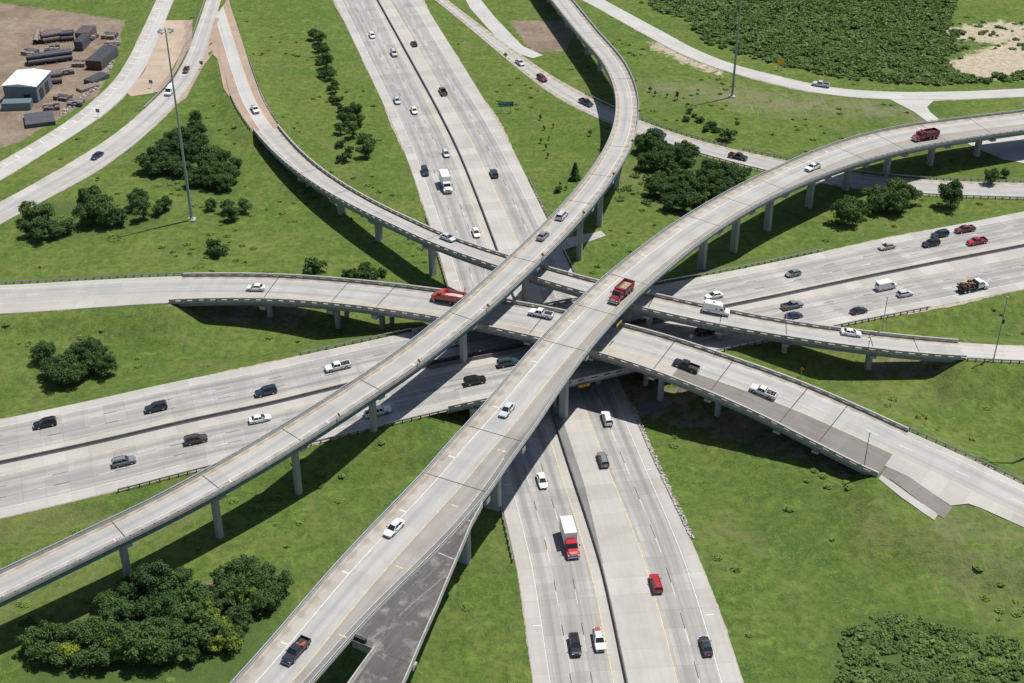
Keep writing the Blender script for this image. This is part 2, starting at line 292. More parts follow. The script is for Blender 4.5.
def roadfield(rd,s0,s1,X,Y):
    """signed distance beyond the road edge (metres) and road level, for arrays"""
    m=(rd.s>=s0-.01)&(rd.s<=s1+.01); D=rd.D[m]; N=rd.N[m]; T=rd.T[m]
    sh=X.shape; x=X.ravel(); y=Y.ravel(); out=np.full(x.shape,1e3); zz=np.zeros(x.shape); al=np.zeros(x.shape)
    lo=D[:,:2].min(0)-70; hi=D[:,:2].max(0)+70
    k=np.where((x>lo[0])&(x<hi[0])&(y>lo[1])&(y<hi[1]))[0]
    for c in range(0,len(k),4000):
        kk=k[c:c+4000]; dx=x[kk][:,None]-D[None,:,0]; dy=y[kk][:,None]-D[None,:,1]
        j=np.argmin(dx*dx+dy*dy,1); r=np.arange(len(kk)); ex=dx[r,j]; ey=dy[r,j]
        o=ex*N[j,0]+ey*N[j,1]; a=ex*T[j,0]+ey*T[j,1]
        lat=np.where(o>0,o-D[j,4],D[j,3]-o)
        aa=np.where((j==0)&(a<0),-a,np.where((j==len(D)-1)&(a>0),a,0))
        out[kk]=np.maximum(lat,-1e3); al[kk]=aa; zz[kk]=D[j,2]
    return out.reshape(sh),al.reshape(sh),zz.reshape(sh)
def tz(X,Y):
    X=np.asarray(X,float); Y=np.asarray(Y,float)
    base=.35*np.sin(X*.031+1.)*np.sin(Y*.027)+.2*np.sin(X*.09+Y*.07)
    dm=np.full(X.shape,1e3); Z=np.full(X.shape,-50.)
    for rd,s0,s1 in GRADE:
        d,al,z=roadfield(rd,s0,s1,X,Y)
        dd=np.maximum(np.maximum(d-1.6,0),al*1.5-1.)
        dd=np.maximum(dd,0); dm=np.minimum(dm,dd)
        Z=np.maximum(Z,z-.14-dd*.42)
    d,al,z=roadfield(r3,R3m0,R3b,X,Y)                                 # low mound leading up to the near-right ramp end
    pz=np.clip((z-R3m_z[0])/(R3m_z[1]-R3m_z[0]),0,1); mound=(1-np.clip((z-R3m_z[1])/(R3m_z[0]-R3m_z[1]),0,1))*2.9
    Z=np.maximum(Z,np.where(al>1,-50,mound-.1-np.maximum(d-3,0)*.13))
    damp=np.clip((dm-1.)/20,0,1)
    Z=np.maximum(Z,(base-.1)*damp-.14*(1-damp))
    for rd in (t1,t2,t4,t5):
        d,al,z=roadfield(rd,0,rd.L,X,Y); Z=np.minimum(Z,np.where(al>.5,1e3,z-.14+np.maximum(d-1.0,0)*.45))
    d,al,z=roadfield(rA,0,rA.L,X,Y)
    Z=np.minimum(Z,-.14+np.maximum(d-2.2,0)*.52)
    return Z
def tzs(x,y): return float(tz(np.array([x]),np.array([y]))[0])
# ---------------------------------------------------------------- the ground: one sheet to the horizon
def axis(lo,hi,st,far):
    a=list(np.arange(lo,hi+.1,st)); d=st; x=a[-1]
    while x<far: d*=1.35; x+=d; a.append(x)
    d=st; x=a[0]; pre=[]
    while x>-far: d*=1.35; x-=d; pre.append(x)
    return np.array(pre[::-1]+a)
gx=axis(-200,215,1.7,4000); gy=axis(-150,290,1.7,4000)
GX,GY=np.meshgrid(gx,gy); GZ=tz(GX,GY)
def poly_cover(px,z=0.,world=False):
    P=np.array([at(x,y,z)[:2] for x,y in px]) if not world else np.array(px,float)
    x=GX.ravel(); y=GY.ravel(); ins=np.zeros(x.shape,bool); dist=np.full(x.shape,1e3); n=len(P)
    for i in range(n):
        a=P[i]; b=P[(i+1)%n]
        cr=((a[1]>y)!=(b[1]>y))&(x<(b[0]-a[0])*(y-a[1])/((b[1]-a[1]) or 1e-9)+a[0]); ins^=cr
        ab=b-a; t=np.clip(((x-a[0])*ab[0]+(y-a[1])*ab[1])/(ab@ab),0,1)
        dist=np.minimum(dist,np.hypot(x-a[0]-ab[0]*t,y-a[1]-ab[1]*t))
    return np.where(ins,dist,-dist).reshape(GX.shape)
sm=lambda d,f: np.clip(.5+d/f,0,1)
sand=np.zeros(GX.shape); dirt=np.zeros(GX.shape); lush=np.zeros(GX.shape); dry=np.zeros(GX.shape); wood=np.zeros(GX.shape)
for p in ([(648,42),(664,42),(690,57),(722,69),(728,77),(700,70),(668,56),(650,48)],[(945,62),(978,50),(1030,30),(1060,78),(985,82),(955,76)],
          [(935,28),(1000,20),(1060,30),(1000,44),(960,40)],
          [(112,592),(122,600),(110,604)]): sand=np.maximum(sand,sm(poly_cover(p),7.)*.8)
for p in ([(735,88),(800,98),(905,108),(925,120),(850,112),(770,106)],[(640,84),(700,86),(760,92),(780,112),(700,98),(650,90)]): dry=np.maximum(dry,sm(poly_cover(p),14.))
for p in ([(-20,0),(125,20),(118,50),(97,95),(60,118),(22,140),(-30,160)],): dirt=np.maximum(dirt,sm(poly_cover(p),3.))
for p in ([(508,20),(580,20),(566,50),(532,52)],): dirt=np.maximum(dirt,sm(poly_cover(p),2.)*.9)
for p in ([(195,590),(240,575),(262,600),(240,640),(215,640)],): dirt=np.maximum(dirt,sm(poly_cover(p),9.)*.75)
for p in ([(650,400),(640,440),(700,560),(800,640),(960,640),(900,540),(800,470)],[(330,500),(430,430),(470,420),(440,520),(330,600)]): lush=np.maximum(lush,sm(poly_cover(p),20.)*.6)
for p in ([(920,500),(1010,530),(1010,620),(930,590),(880,540)],): lush=lush*(1-sm(poly_cover(p),20.)); dry=np.maximum(dry,sm(poly_cover(p),25.)*.4)
for rd,s0,s1 in ((r3,R3a,R3a+32),(r3,R3b-66,R3b),(r3,r3.spx(630,350)[0],r3.spx(700,372)[0]),(r1,R1b-22,R1b),(r1,R1a+1,R1a+14)):
    d,al,z=roadfield(rd,s0,s1,GX,GY); dirt=np.maximum(dirt,np.clip(.5-(np.maximum(d,al)-.3)/3,0,1)*.9)
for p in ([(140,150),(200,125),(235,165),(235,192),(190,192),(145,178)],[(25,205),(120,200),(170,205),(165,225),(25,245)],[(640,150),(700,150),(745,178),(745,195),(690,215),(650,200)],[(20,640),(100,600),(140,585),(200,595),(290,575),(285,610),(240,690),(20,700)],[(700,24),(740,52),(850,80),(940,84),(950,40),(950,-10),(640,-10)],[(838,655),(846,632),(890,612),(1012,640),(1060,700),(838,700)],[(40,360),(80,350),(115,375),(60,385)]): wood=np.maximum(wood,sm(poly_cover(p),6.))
lush=.5+lush*.5-dry*.5
v=np.c_[GX.ravel(),GY.ravel(),GZ.ravel()]; nx=len(gx); ny=len(gy)
i=np.arange((ny-1)*(nx-1)); r_=i//(nx-1); c_=i%(nx-1); a_=r_*nx+c_
f=np.c_[a_,a_+1,a_+nx+1,a_+nx]
me=bpy.data.meshes.new('ground'); me.from_pydata(v.tolist(),[],f.tolist())
at_=me.color_attributes.new('cover','FLOAT_COLOR','POINT')
at_.data.foreach_set('color',np.c_[sand.ravel(),dirt.ravel(),lush.ravel(),np.ones(nx*ny)].ravel().astype(np.float32))
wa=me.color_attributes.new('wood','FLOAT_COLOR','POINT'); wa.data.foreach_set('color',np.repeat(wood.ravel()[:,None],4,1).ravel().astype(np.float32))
me.polygons.foreach_set('use_smooth',[True]*len(me.polygons))
b=NB('grassland'); geo=b.n('ShaderNodeNewGeometry').outputs['Position']; ca=b.n('ShaderNodeVertexColor'); ca.layer_name='cover'
sep=b.n('ShaderNodeSeparateColor'); b.l(ca.outputs[0],sep.inputs[0])
big=b.noise(geo,.018,5,.6,.4); mid=b.noise(geo,.09,6,.65,.6); fin=b.noise(geo,.55,6,.7); vf=b.noise(geo,2.2,4,.7)
mow=b.noise(b.map(geo,(.05,.35,.1)),1.,4,.6,.8)
g=b.mix(b.mr(big,.38,.62),(.066,.125,.022,1),(.112,.160,.030,1))
g=b.mix(b.mr(sep.outputs[2],.5,1,0,.7),g,(.056,.119,.026,1))
g=b.mix(b.mr(mid,.42,.64,0,.7),g,(.150,.180,.046,1))
g=b.mix(b.mr(mow,.5,.68,0,.5),g,(.046,.092,.018,1))
g=b.mix(b.mr(fin,.44,.56,0,.6),g,(.040,.078,.018,1))
g=b.mix(b.mr(b.noise(geo,.035,6,.7,1.),.56,.72,0,.6),g,(.19,.165,.085,1))
g=b.mix(b.mr(vf,.48,.66,0,.6),g,(.165,.20,.06,1))
lin=b.noise(b.map(geo,(.5,.07,.1)),1.,5,.7,2.2); g=b.mix(b.math('MULTIPLY',b.mr(lin,.56,.64,0,.9),b.mr(sep.outputs[2],.55,.3,.15,.8)),g,(.20,.185,.085,1))
clm=b.noise(geo,.28,5,.75,.8); g=b.mix(b.mr(clm,.53,.66,0,.6),g,(.15,.23,.045,1)); g=b.mix(b.mr(clm,.40,.30,0,.5),g,(.038,.080,.016,1))
dn=b.noise(geo,.16,6,.75,1.); g=b.mix(b.math('MULTIPLY',b.mr(sep.outputs[2],.5,0,0,1),b.mr(dn,.38,.6)),g,(.215,.185,.13,1))
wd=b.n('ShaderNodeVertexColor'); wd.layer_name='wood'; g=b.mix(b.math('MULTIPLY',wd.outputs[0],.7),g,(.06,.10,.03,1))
e=b.noise(geo,.35,6,.7)
def edge(ch,k=.9): return b.ramp(b.math('ADD',ch,b.mr(e,.3,.7,-.35,.35)),.38,.62)
dc=b.mix(b.mr(mid,.35,.65),(.185,.14,.105,1),(.31,.25,.185,1)); dc=b.mix(b.mr(fin,.35,.65,0,.5),dc,(.14,.11,.085,1))
sc=b.mix(b.mr(fin,.4,.6),(.33,.28,.20,1),(.46,.40,.30,1))
g=b.mix(edge(sep.outputs[1]),g,dc); g=b.mix(edge(sep.outputs[0]),g,sc)
b.bump(b.math('ADD',b.math('MULTIPLY',fin,1.),b.math('MULTIPLY',vf,.5)),.8,.45)
M_grass=b.done(g,.95,spec=.1); me.materials.append(M_grass)
link('ground',me,kind='structure')
# ---------------------------------------------------------------- roads at grade
def verge(rd,s0,s1,side,wd=1.1,name='gravel_verge'):
    """ragged strip of bare gravel along a pavement edge"""
    T=rd.st(s0,s1,1.5); c,N=rd.q(T); V=[];U=[]
    for k,t in enumerate(T):
        e=c[k,4] if side>0 else c[k,3]; w_=wd*(.15+max(0,math.sin(t*.11+wd)+math.sin(t*.043+2)*.8+rnd.uniform(-.5,.5))*.38)
        for o,dz in ((e-side*.25,-.03),(e+side*w_,-.075)):
            V.append((c[k,0]+N[k,0]*o,c[k,1]+N[k,1]*o,c[k,2]+dz)); U.append((t,o))
    return V,[(2*k,2*k+2,2*k+3,2*k+1) for k in range(len(T)-1)],U
M_gravel=plain('gravel',(.33,.28,.22),.95,var=.4,scale=1.5)
# freeway A ---------------------------------------------------------------
kA=lambda t: float(np.interp(t,[60,200,260,330],[3.9,1.6,.6,0]))
yA=lambda a,b,t: -(4.8+kA(t)); 
root=empty('freeway_lower',kind='structure')
mb=MB(); strips(mb,rA,0,rA.L,[(lambda a,b,t:b-2.9,lambda a,b,t:b,1),(2.2,lambda a,b,t:b-2.9,0),(.0,2.2,1),(yA,0.,1),(lambda a,b,t:yA(a,b,t)-7.8,yA,0),(lambda a,b,t:a,lambda a,b,t:yA(a,b,t)-7.8,1)])
mb.build('road_surface',[M_fwy,M_shoulder],root)
mb=MB()
line(mb,rA,0,rA.L,2.2,.008,.16,0); line(mb,rA,0,rA.L,yA,.008,.18,0)
line(mb,rA,0,rA.L,lambda a,b,t:b-2.9,.008,.11,1); line(mb,rA,0,rA.L,lambda a,b,t:yA(a,b,t)-7.6,.008,.14,1)
for o in (lambda a,b,t:b-6.5,lambda a,b,t:b-10.1): dashes(mb,rA,0,rA.L,o,.008,4,12,.1,1); dashes(mb,rA,0,rA.L,o,.008,3,12,.13,2,4)
dashes(mb,rA,0,rA.L,lambda a,b,t:yA(a,b,t)-3.8,.008,4,12,.11,1); dashes(mb,rA,0,rA.L,lambda a,b,t:yA(a,b,t)-3.8,.008,4,12,.14,2,4)
sA=rA.spx(560,440)[0]
for k in range(0,9): # white ticks on the outer shoulder
    for e in ((lambda a,b:b-2.7,lambda a,b:b-1.4),(lambda a,b:a+1.2,lambda a,b:a+2.8)):
        t=25+k*42.; a,b_=rA.edges(t); strips(mb,rA,t,t+.25,[(e[0](a,b_),e[1](a,b_),1)],.008,step=.25)
mb.build('lane_marking',[M_yel,M_wh,M_bk],root)
def verges(rd,spans):
    mb=MB()
    for s0,s1,side,wd in spans: V,F,U=verge(rd,s0,s1,side,wd); mb.add(V,F,0,U)
    mb.build('gravel_verge',M_gravel,None,kind='structure')
verges(rA,[(0,rA.L,1,.8),(0,rA.L,-1,1.2)])
# freeway B ---------------------------------------------------------------
wB=lambda a,b,t:b-2.8
yBn=lambda a,b,t: b-13.6+float(np.interp(t,[rB.L*.5,rB.L*.8],[0,-.0])); yBs=lambda a,b,t:a+13.9; wBs=lambda a,b,t:a+3.
bandsN=[(wB,lambda a,b,t:b,1),(yBn,wB,0),(lambda a,b,t:.45,yBn,1)]; bandsS=[(yBs,lambda a,b,t:-.45,1),(wBs,yBs,0),(lambda a,b,t:a,wBs,1)]
def Bmarks(mb,s0,s1,side,dz):
    if side>0:
        line(mb,rB,s0,s1,yBn,dz,.15,0); line(mb,rB,s0,s1,wB,dz,.12,1)
        for k in (1,2): o=lambda a,b,t,k=k:b-2.8-3.6*k; dashes(mb,rB,s0,s1,o,dz,3,12,.11,1); dashes(mb,rB,s0,s1,o,dz,3,12,.16,2,3)
    else:
        line(mb,rB,s0,s1,yBs,dz,.15,0); line(mb,rB,s0,s1,wBs,dz,.12,1)
        for k in (1,2): o=lambda a,b,t,k=k:a+3+3.6*k; dashes(mb,rB,s0,s1,o,dz,3,12,.11,1); dashes(mb,rB,s0,s1,o,dz,3,12,.16,2,3)
root=empty('freeway_crossing',kind='structure')
mb=MB(); mk=MB()
for s0,s1 in ((0,B0),(B1,rB.L)):
    strips(mb,rB,s0,s1,bandsN+[(-.45,.45,1)]+bandsS); Bmarks(mk,s0,s1,1,.008); Bmarks(mk,s0,s1,-1,.008)
mb.build('road_surface',[M_fwy,M_shoulder],root); mk.build('lane_marking',[M_yel,M_wh,M_bk],root)
verges(rB,[(0,B0,1,.8),(0,B0,-1,1.4),(B1,rB.L,1,.8),(B1,rB.L,-1,1.6)])
# plain ramps and side roads ------------------------------------------------
def simple_road(name,rd,s0,s1,bands,mats,lines,verge_w=(.7,.7)):
    root=empty(name,kind='structure'); mb=MB(); strips(mb,rd,s0,s1,bands); mb.build('road_surface',mats,root)
    mk=MB()
    for ln in lines:
        if ln[0]=='l': line(mk,rd,s0,s1,ln[1],.008,.12,ln[2])
        else: dashes(mk,rd,s0,s1,ln[1],.008,3,12,.14,ln[2])
    if lines: mk.build('lane_marking',[M_yel,M_wh,M_bk],root)
    verges(rd,[q for q in ((s0,s1,1,verge_w[0]),(s0,s1,-1,verge_w[1])) if q[3]]); return root
ea=lambda a,b,t:a; eb=lambda a,b,t:b
rt=simple_road('exit_ramp_road',t1,0,t1.L,[(ea,lambda a,b,t:a+3.4,1),(lambda a,b,t:a+3.4,eb,0)],[M_white,M_shoulder],[('l',lambda a,b,t:a+3.4,1)])
mb=MB(); t=4.
while t<t1.L-6:                                                        # slanted ticks on the shoulder
    a,b_=t1.edges(t); P=[t1.pos(t,a+1.0,.009),t1.pos(t+.45,a+1.0,.009),t1.pos(t+1.25,a+3.4,.009),t1.pos(t+.8,a+3.4,.009)]
    mb.add(P,[(0,1,2,3)],0); t+=5.6
mb.build('shoulder_marking',M_wh,rt)
simple_road('merge_ramp_road',t2,0,t2.L,[(ea,lambda a,b,t:a+(b-a)*.28,1),(lambda a,b,t:a+(b-a)*.28,eb,0)],[M_lane,M_shoulder],[('l',lambda a,b,t:a+(b-a)*.28,1),('l',lambda a,b,t:b-(b-a)*.2,0)])
simple_road('connector_road',t4,0,t4.L,[(ea,lambda a,b,t:a+1.5,1),(lambda a,b,t:a+1.5,lambda a,b,t:b-1.8,0),(lambda a,b,t:b-1.8,eb,1)],[M_lane,M_tan],[('l',lambda a,b,t:a+1.5,1),('l',lambda a,b,t:b-1.8,0)])
simple_road('service_road',t5,0,t5.L,[(ea,eb,0)],[M_white],[],(1.,1.4))
R1lane=[(ea,lambda a,b,t:min(-1.95,a+99),1),(-1.95,1.95,0),(1.95,eb,1)]
def R1bands(grade): 
    return [(ea,-1.95,1),(-1.95,1.95,0),(1.95,eb,1)]
simple_road('ramp_approach_road',r1,0,R1a,R1bands(1),[M_white,M_gore],[('l',-1.95,1),('l',1.95,0)])
simple_road('ramp_approach_road',r1,R1b,r1.L,R1bands(1),[M_white,M_shoulder],[('l',-1.95,1),('l',1.95,0)])
y3=lambda a,b,t: max(a+1.0,b-9.3); w3=lambda a,b,t:b-1.9; m3=lambda a,b,t:b-5.6
b3=[(ea,y3,1),(y3,w3,0),(w3,eb,1)]
simple_road('ramp_approach_road',r3,0,R3a,b3,[M_lane,M_shoulder],[('l',y3,0),('l',w3,1),('d',m3,1)])
def spo(rd,pts):
    q=sorted(rd.spx(*p) for p in pts); return [k[0] for k in q],[k[1] for k in q]
_gt,_go=spo(r3,[(903,474),(930,492),(958,510)]); _ht,_ho=spo(r3,[(968,502),(1008,520)])
g3=lambda a,b,t: float(np.interp(t,_gt+[_gt[-1]+1.5,_ht[1],r3.L],_go+[_ho[0],_ho[1],_ho[1]]))
simple_road('ramp_approach_road',r3,R3b,r3.L,[(y3,w3,0),(w3,eb,1),(g3,y3,1)],[M_lane,M_shoulder],[('l',y3,0),('l',w3,1),('d',m3,1)],(.7,0))
def draped(name,pxs,mat,z=None,lift=.0,sub=1.6,kind='structure',label=None,cat=None,zlev=0.):
    """polygon of paving laid on the ground"""
    P=[at(x,y,zlev)[:2] for x,y in pxs]; bm=bmesh.new(); vs=[bm.verts.new((p[0],p[1],0)) for p in P]; f_=bm.faces.new(vs)
    xs=[p[0] for p in P]; ys=[p[1] for p in P]
    for lo,hi,n in ((min(xs),max(xs),(1,0,0)),(min(ys),max(ys),(0,1,0))):
        t=math.ceil(lo/sub)*sub
        while t<hi:
            bmesh.ops.bisect_plane(bm,geom=bm.verts[:]+bm.edges[:]+bm.faces[:],plane_co=(t,t,0),plane_no=n); t+=sub
    bmesh.ops.triangulate(bm,faces=bm.faces); co=np.array([v.co[:] for v in bm.verts]); Z=tz(co[:,0],co[:,1])
    for v_,zz in zip(bm.verts,Z): v_.co.z=(zz if z is None else z)+lift
    uv=bm.loops.layers.uv.new('UVMap')
    for f_ in bm.faces:
        if f_.normal.z<0: f_.normal_flip()
        for l_ in f_.loops: l_[uv].uv=(l_.vert.co.x,l_.vert.co.y)
    me=bpy.data.meshes.new(name); bm.to_mesh(me); bm.free(); me.materials.append(mat); return link(name,me,kind=kind)
draped('gore_pavement',[(163,20),(157,36),(144,72),(127,93),(131,96),(153,93),(170,74),(184,48),(193,20)],M_goretan,lift=.09)
draped('gore_pavement',[(184,20),(193,20),(192,45),(176,72),(160,92),(154,92),(172,70),(183,48)],M_gore,lift=.10)
draped('gore_pavement',[(205,20),(219,20),(221,62),(229,95),(240,117),(224,92),(218,62),(212,56),(203,68),(186,98),(178,104),(190,82),(203,52)],M_gore,lift=.10)
draped('merge_pavement',[(462,-8),(478,-4),(494,16),(509,32),(523,46),(543,55),(533,58),(516,53),(500,41),(486,26),(470,8)],M_white,lift=.10)
draped('side_track_pavement',[(890,99),(934,100),(927,107),(930,112),(945,125),(968,140),(1012,135),(1030,133),(1030,164),(1005,160),(985,152),(950,136),(932,126),(914,112)],M_white,lift=.10)
draped('concrete_flume',[(556,240),(601,231),(606,236),(560,251)],M_shoulder,lift=.10)
draped('slope_paving',[(637,405),(668,396),(672,404),(640,417)],M_brownsh,lift=.12)
# gore beyond the end of the near-right ramp: one weathered strip and one pale strip
z4=4.6
def gore(name,hi,lo,mat):
    h=spo(r3,hi); l=spo(r3,lo); s0=R3b+.4; s1=(h[0][-1]+l[0][-1])/2; mb=MB()
    strips(mb,r3,s0,s1,[(lambda a,b,t:float(np.interp(t,*l)),lambda a,b,t:float(np.interp(t,*h)),0)],-.01); mb.build(name,mat,None,kind='structure')
gore('weathered_gore_strip',[(903,474),(930,492),(956,510)],[(893,481),(918,500),(941,517)],M_brownsh)
gore('pale_gore_strip',[(883,476),(911,496),(938,515)],[(876,477),(903,498),(930,518)],M_shoulder)
# ---------------------------------------------------------------- bridge pieces
def deck_slab(rd,s0,s1,parent,lo=ea,hi=eb,th=.32,mat=None):
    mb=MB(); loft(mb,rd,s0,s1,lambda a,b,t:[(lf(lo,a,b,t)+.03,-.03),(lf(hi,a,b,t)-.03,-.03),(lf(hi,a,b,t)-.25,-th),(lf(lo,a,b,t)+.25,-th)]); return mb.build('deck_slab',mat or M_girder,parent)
def girders(rd,s0,s1,parent,n=4,depth=1.5,lo=ea,hi=eb,mat=None,inset=.9,top=.32,wd=.5):
    for k in range(n):
        def o(a,b,t,k=k):
            A=lf(lo,a,b,t)+inset; B=lf(hi,a,b,t)-inset; return A+(B-A)*k/(n-1)
        mb=MB(); loft(mb,rd,s0,s1,lambda a,b,t:[(o(a,b,t)-wd/2,-top),(o(a,b,t)+wd/2,-top),(o(a,b,t)+wd*.25,-top-.3),(o(a,b,t)+wd*.25,-top-depth+.3),(o(a,b,t)+wd*.55,-top-depth),(o(a,b,t)-wd*.55,-top-depth),(o(a,b,t)-wd*.25,-top-depth+.3),(o(a,b,t)-wd*.25,-top-.3)],step=4)
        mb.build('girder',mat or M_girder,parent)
def parapet(rd,s0,s1,parent,side,edge,style='metal',mat=None):
    """edge: outer offset function; side +1 at the upper offset end"""
    E_=lambda a,b,t,i: lf(edge,a,b,t)-side*i
    mb=MB()
    if style=='metal':
        loft(mb,rd,s0,s1,lambda a,b,t:[(E_(a,b,t,0),-.12),(E_(a,b,t,.34),-.02),(E_(a,b,t,.28),.48),(E_(a,b,t,.04),.48)],0)
        loft(mb,rd,s0,s1,lambda a,b,t:[(E_(a,b,t,.08),.76),(E_(a,b,t,.26),.76),(E_(a,b,t,.26),.88),(E_(a,b,t,.08),.88)],1)
        t=s0+1
        while t<s1:
            a,b_=rd.edges(t); p=rd.pos(t,E_(a,b_,t,.17),.62); mb.box(p,(.28,.12,.28),1,rd.head(t)); t+=2.4
        ms=[M_parapet,M_rail]
    elif style=='window':
        loft(mb,rd,s0,s1,lambda a,b,t:[(E_(a,b,t,0),-.3),(E_(a,b,t,.3),-.02),(E_(a,b,t,.3),.18),(E_(a,b,t,.02),.18)],0)
        loft(mb,rd,s0,s1,lambda a,b,t:[(E_(a,b,t,.0),.55),(E_(a,b,t,.36),.55),(E_(a,b,t,.36),.92),(E_(a,b,t,.0),.92)],0)
        t=s0+.8
        while t<s1:
            a,b_=rd.edges(t); p=rd.pos(t,E_(a,b_,t,.17),.365); mb.box(p,(1.5,.24,.38),0,rd.head(t)); t+=3.0
        ms=[M_parapet]
    else:
        loft(mb,rd,s0,s1,lambda a,b,t:[(E_(a,b,t,0),-.3),(E_(a,b,t,.4),-.02),(E_(a,b,t,.3),.3),(E_(a,b,t,.2),.85),(E_(a,b,t,0),.85)],0); ms=[mat or M_parapet]
    return mb.build('parapet',ms,parent)
def joints(rd,ss,parent,lo=ea,hi=eb):
    for t in ss:
        mb=MB(); a,b_=rd.edges(t); strips(mb,rd,t-.11,t+.11,[(lf(lo,a,b_,t)+.4,lf(hi,a,b_,t)-.4,0)],.007,step=.22)
        mb.build('expansion_joint',M_joint,parent)
def pier(rd,t,parent,lo=ea,hi=eb,kind='single',top=1.85,cw=1.9,cd=1.5,off=None,gz=None):
    """hammerhead or two-column pier under the girders"""
    a,b_=rd.edges(t); A=lf(lo,a,b_,t); B=lf(hi,a,b_,t); h=rd.head(t); mid=(A+B)/2 if off is None else off
    dz=-top; cap=MB(); nx_,ny_=-math.sin(h),math.cos(h); tx,ty=math.cos(h),math.sin(h)
    def P(o,al,z): q=rd.pos(t,o,0); return (q.x+tx*al,q.y+ty*al,z)
    zt=rd.pos(t,0,0).z+dz; L=[]
    w0,w1=A+.25,B-.25
    for al in (-.75,.75): L.append([P(w0,al,zt),P(w1,al,zt),P(w1,al,zt-.55),P(mid+cw*.8,al,zt-1.25) if kind=='single' else P(w1-.2,al,zt-1.1),P(mid-cw*.8,al,zt-1.25) if kind=='single' else P(w0+.2,al,zt-1.1),P(w0,al,zt-.55)])
    cap.sections(L)
    cols=[mid] if kind=='single' else ([A+(B-A)*.36,A+(B-A)*.8] if kind=='double' else [A+(B-A)*k for k in (.12,.5,.88)])
    for k,o in enumerate(cols):
        q=rd.pos(t,o); g=min(tzs(q.x,q.y),tzs(q.x+1,q.y),tzs(q.x,q.y-1))-.3 if gz is None else gz
        mb=MB(); ze=zt-1.2; S=[]
        for z,s_ in ((g,1.12),(g+1.2,1.),(ze-1.2,1.),(ze,1.12)) if ze-g>3 else ((g,1.),(ze,1.)):
            W=cw/2*s_; D_=cd/2; c_=min(W,D_)*.35
            ring=[(-W+c_,-D_),(W-c_,-D_),(W,-D_+c_),(W,D_-c_),(W-c_,D_),(-W+c_,D_),(-W,D_-c_),(-W,-D_+c_)]
            S.append([P(o+x,y,z) for x,y in ring])
        mb.sections(S); pr=mb.build('pier',M_pier,parent)
        if k==0: cap.build('pier_cap',M_pier,pr)
def overpass_base(name,label,rd,t,cat='flyover'):
    p=rd.pos(t); o=empty(name,(0,0,0)); return tag(o,label,cat)
def deck_top(rd,s0,s1,bands,mats,root,marks):
    mb=MB(); strips(mb,rd,s0,s1,bands); mb.build('deck_surface',mats,root)
    mk=MB()
    for m in marks:
        if m[0]=='l': line(mk,rd,m[3] if len(m)>3 else s0,m[4] if len(m)>4 else s1,m[1],.006,m[5] if len(m)>5 else .12,m[2])
        elif m[0]=='d': dashes(mk,rd,s0,s1,m[1],.006,3,12,.15,m[2])
        elif m[0]=='t': strips(mk,rd,m[1],m[1]+.3,[(m[2],m[3],m[4])],.006,step=.3)
    mk.build('lane_marking',[M_yel,M_wh,M_bk],root)
def shares(rd,bases,zs=None):
    out=[]
    for k,(x,y) in enumerate(bases):
        g=at(x,y,0 if zs is None else zs[k]); t,o=rd.near(g[0],g[1]); out.append(t)
    return out
# ---- R2: narrow curving flyover
root2=overpass_base('flyover','narrow single lane flyover sweeping from lower left up to the curve at upper centre',r2,0)
y2=lambda a,b,t:a+1.35; w2=lambda a,b,t:b-2.1
P2=shares(r2,[(590,54),(604.5,72.5),(614.5,190),(597,224),(578,259.5)])+[r2.spx(x,y)[0] for x,y in ((524,259),)]+shares(r2,[(460.5,364)],[5.])+shares(r2,[(363.5,440),(296,487),(217.5,535),(126,582)])
P2=[P2[0]-112,P2[0]-84,P2[0]-56,P2[0]-28,P2[0],P2[1]+ -2,P2[1]+31,P2[1]+58]+P2[2:]+[P2[-1]+27,P2[-1]+54]
P2=sorted(p for p in P2 if 2<p<r2.L-2)
tk=[('t',t,lambda a,b,t:b-2.0,lambda a,b,t:b-1.2,1) for t in np.arange(20,r2.L,24)]
deck_top(r2,0,r2.L,[(ea,y2,1),(y2,w2,0),(w2,eb,1)],[M_lane,M_tan],root2,[('l',y2,0),('l',w2,1)]+[('t',t,*(lambda a,b:(b-2.0,b-1.2))(*r2.edges(t)),1) for t in np.arange(20,r2.L,24)])
deck_slab(r2,0,r2.L,root2); girders(r2,0,r2.L,root2,3,1.0,mat=M_bluesteel,inset=.55)
parapet(r2,0,r2.L,root2,-1,ea,'metal'); parapet(r2,0,r2.L,root2,1,eb,'metal'); joints(r2,P2,root2)
for t in P2: pier(r2,t,root2,cw=1.35,cd=1.35,top=1.32)
M_greysh=pave('grey_brown_shoulder',(.315,.295,.265),.45,panel=(12,30),pvar=.04,blot=.5,tint=(.98,.92,.85))
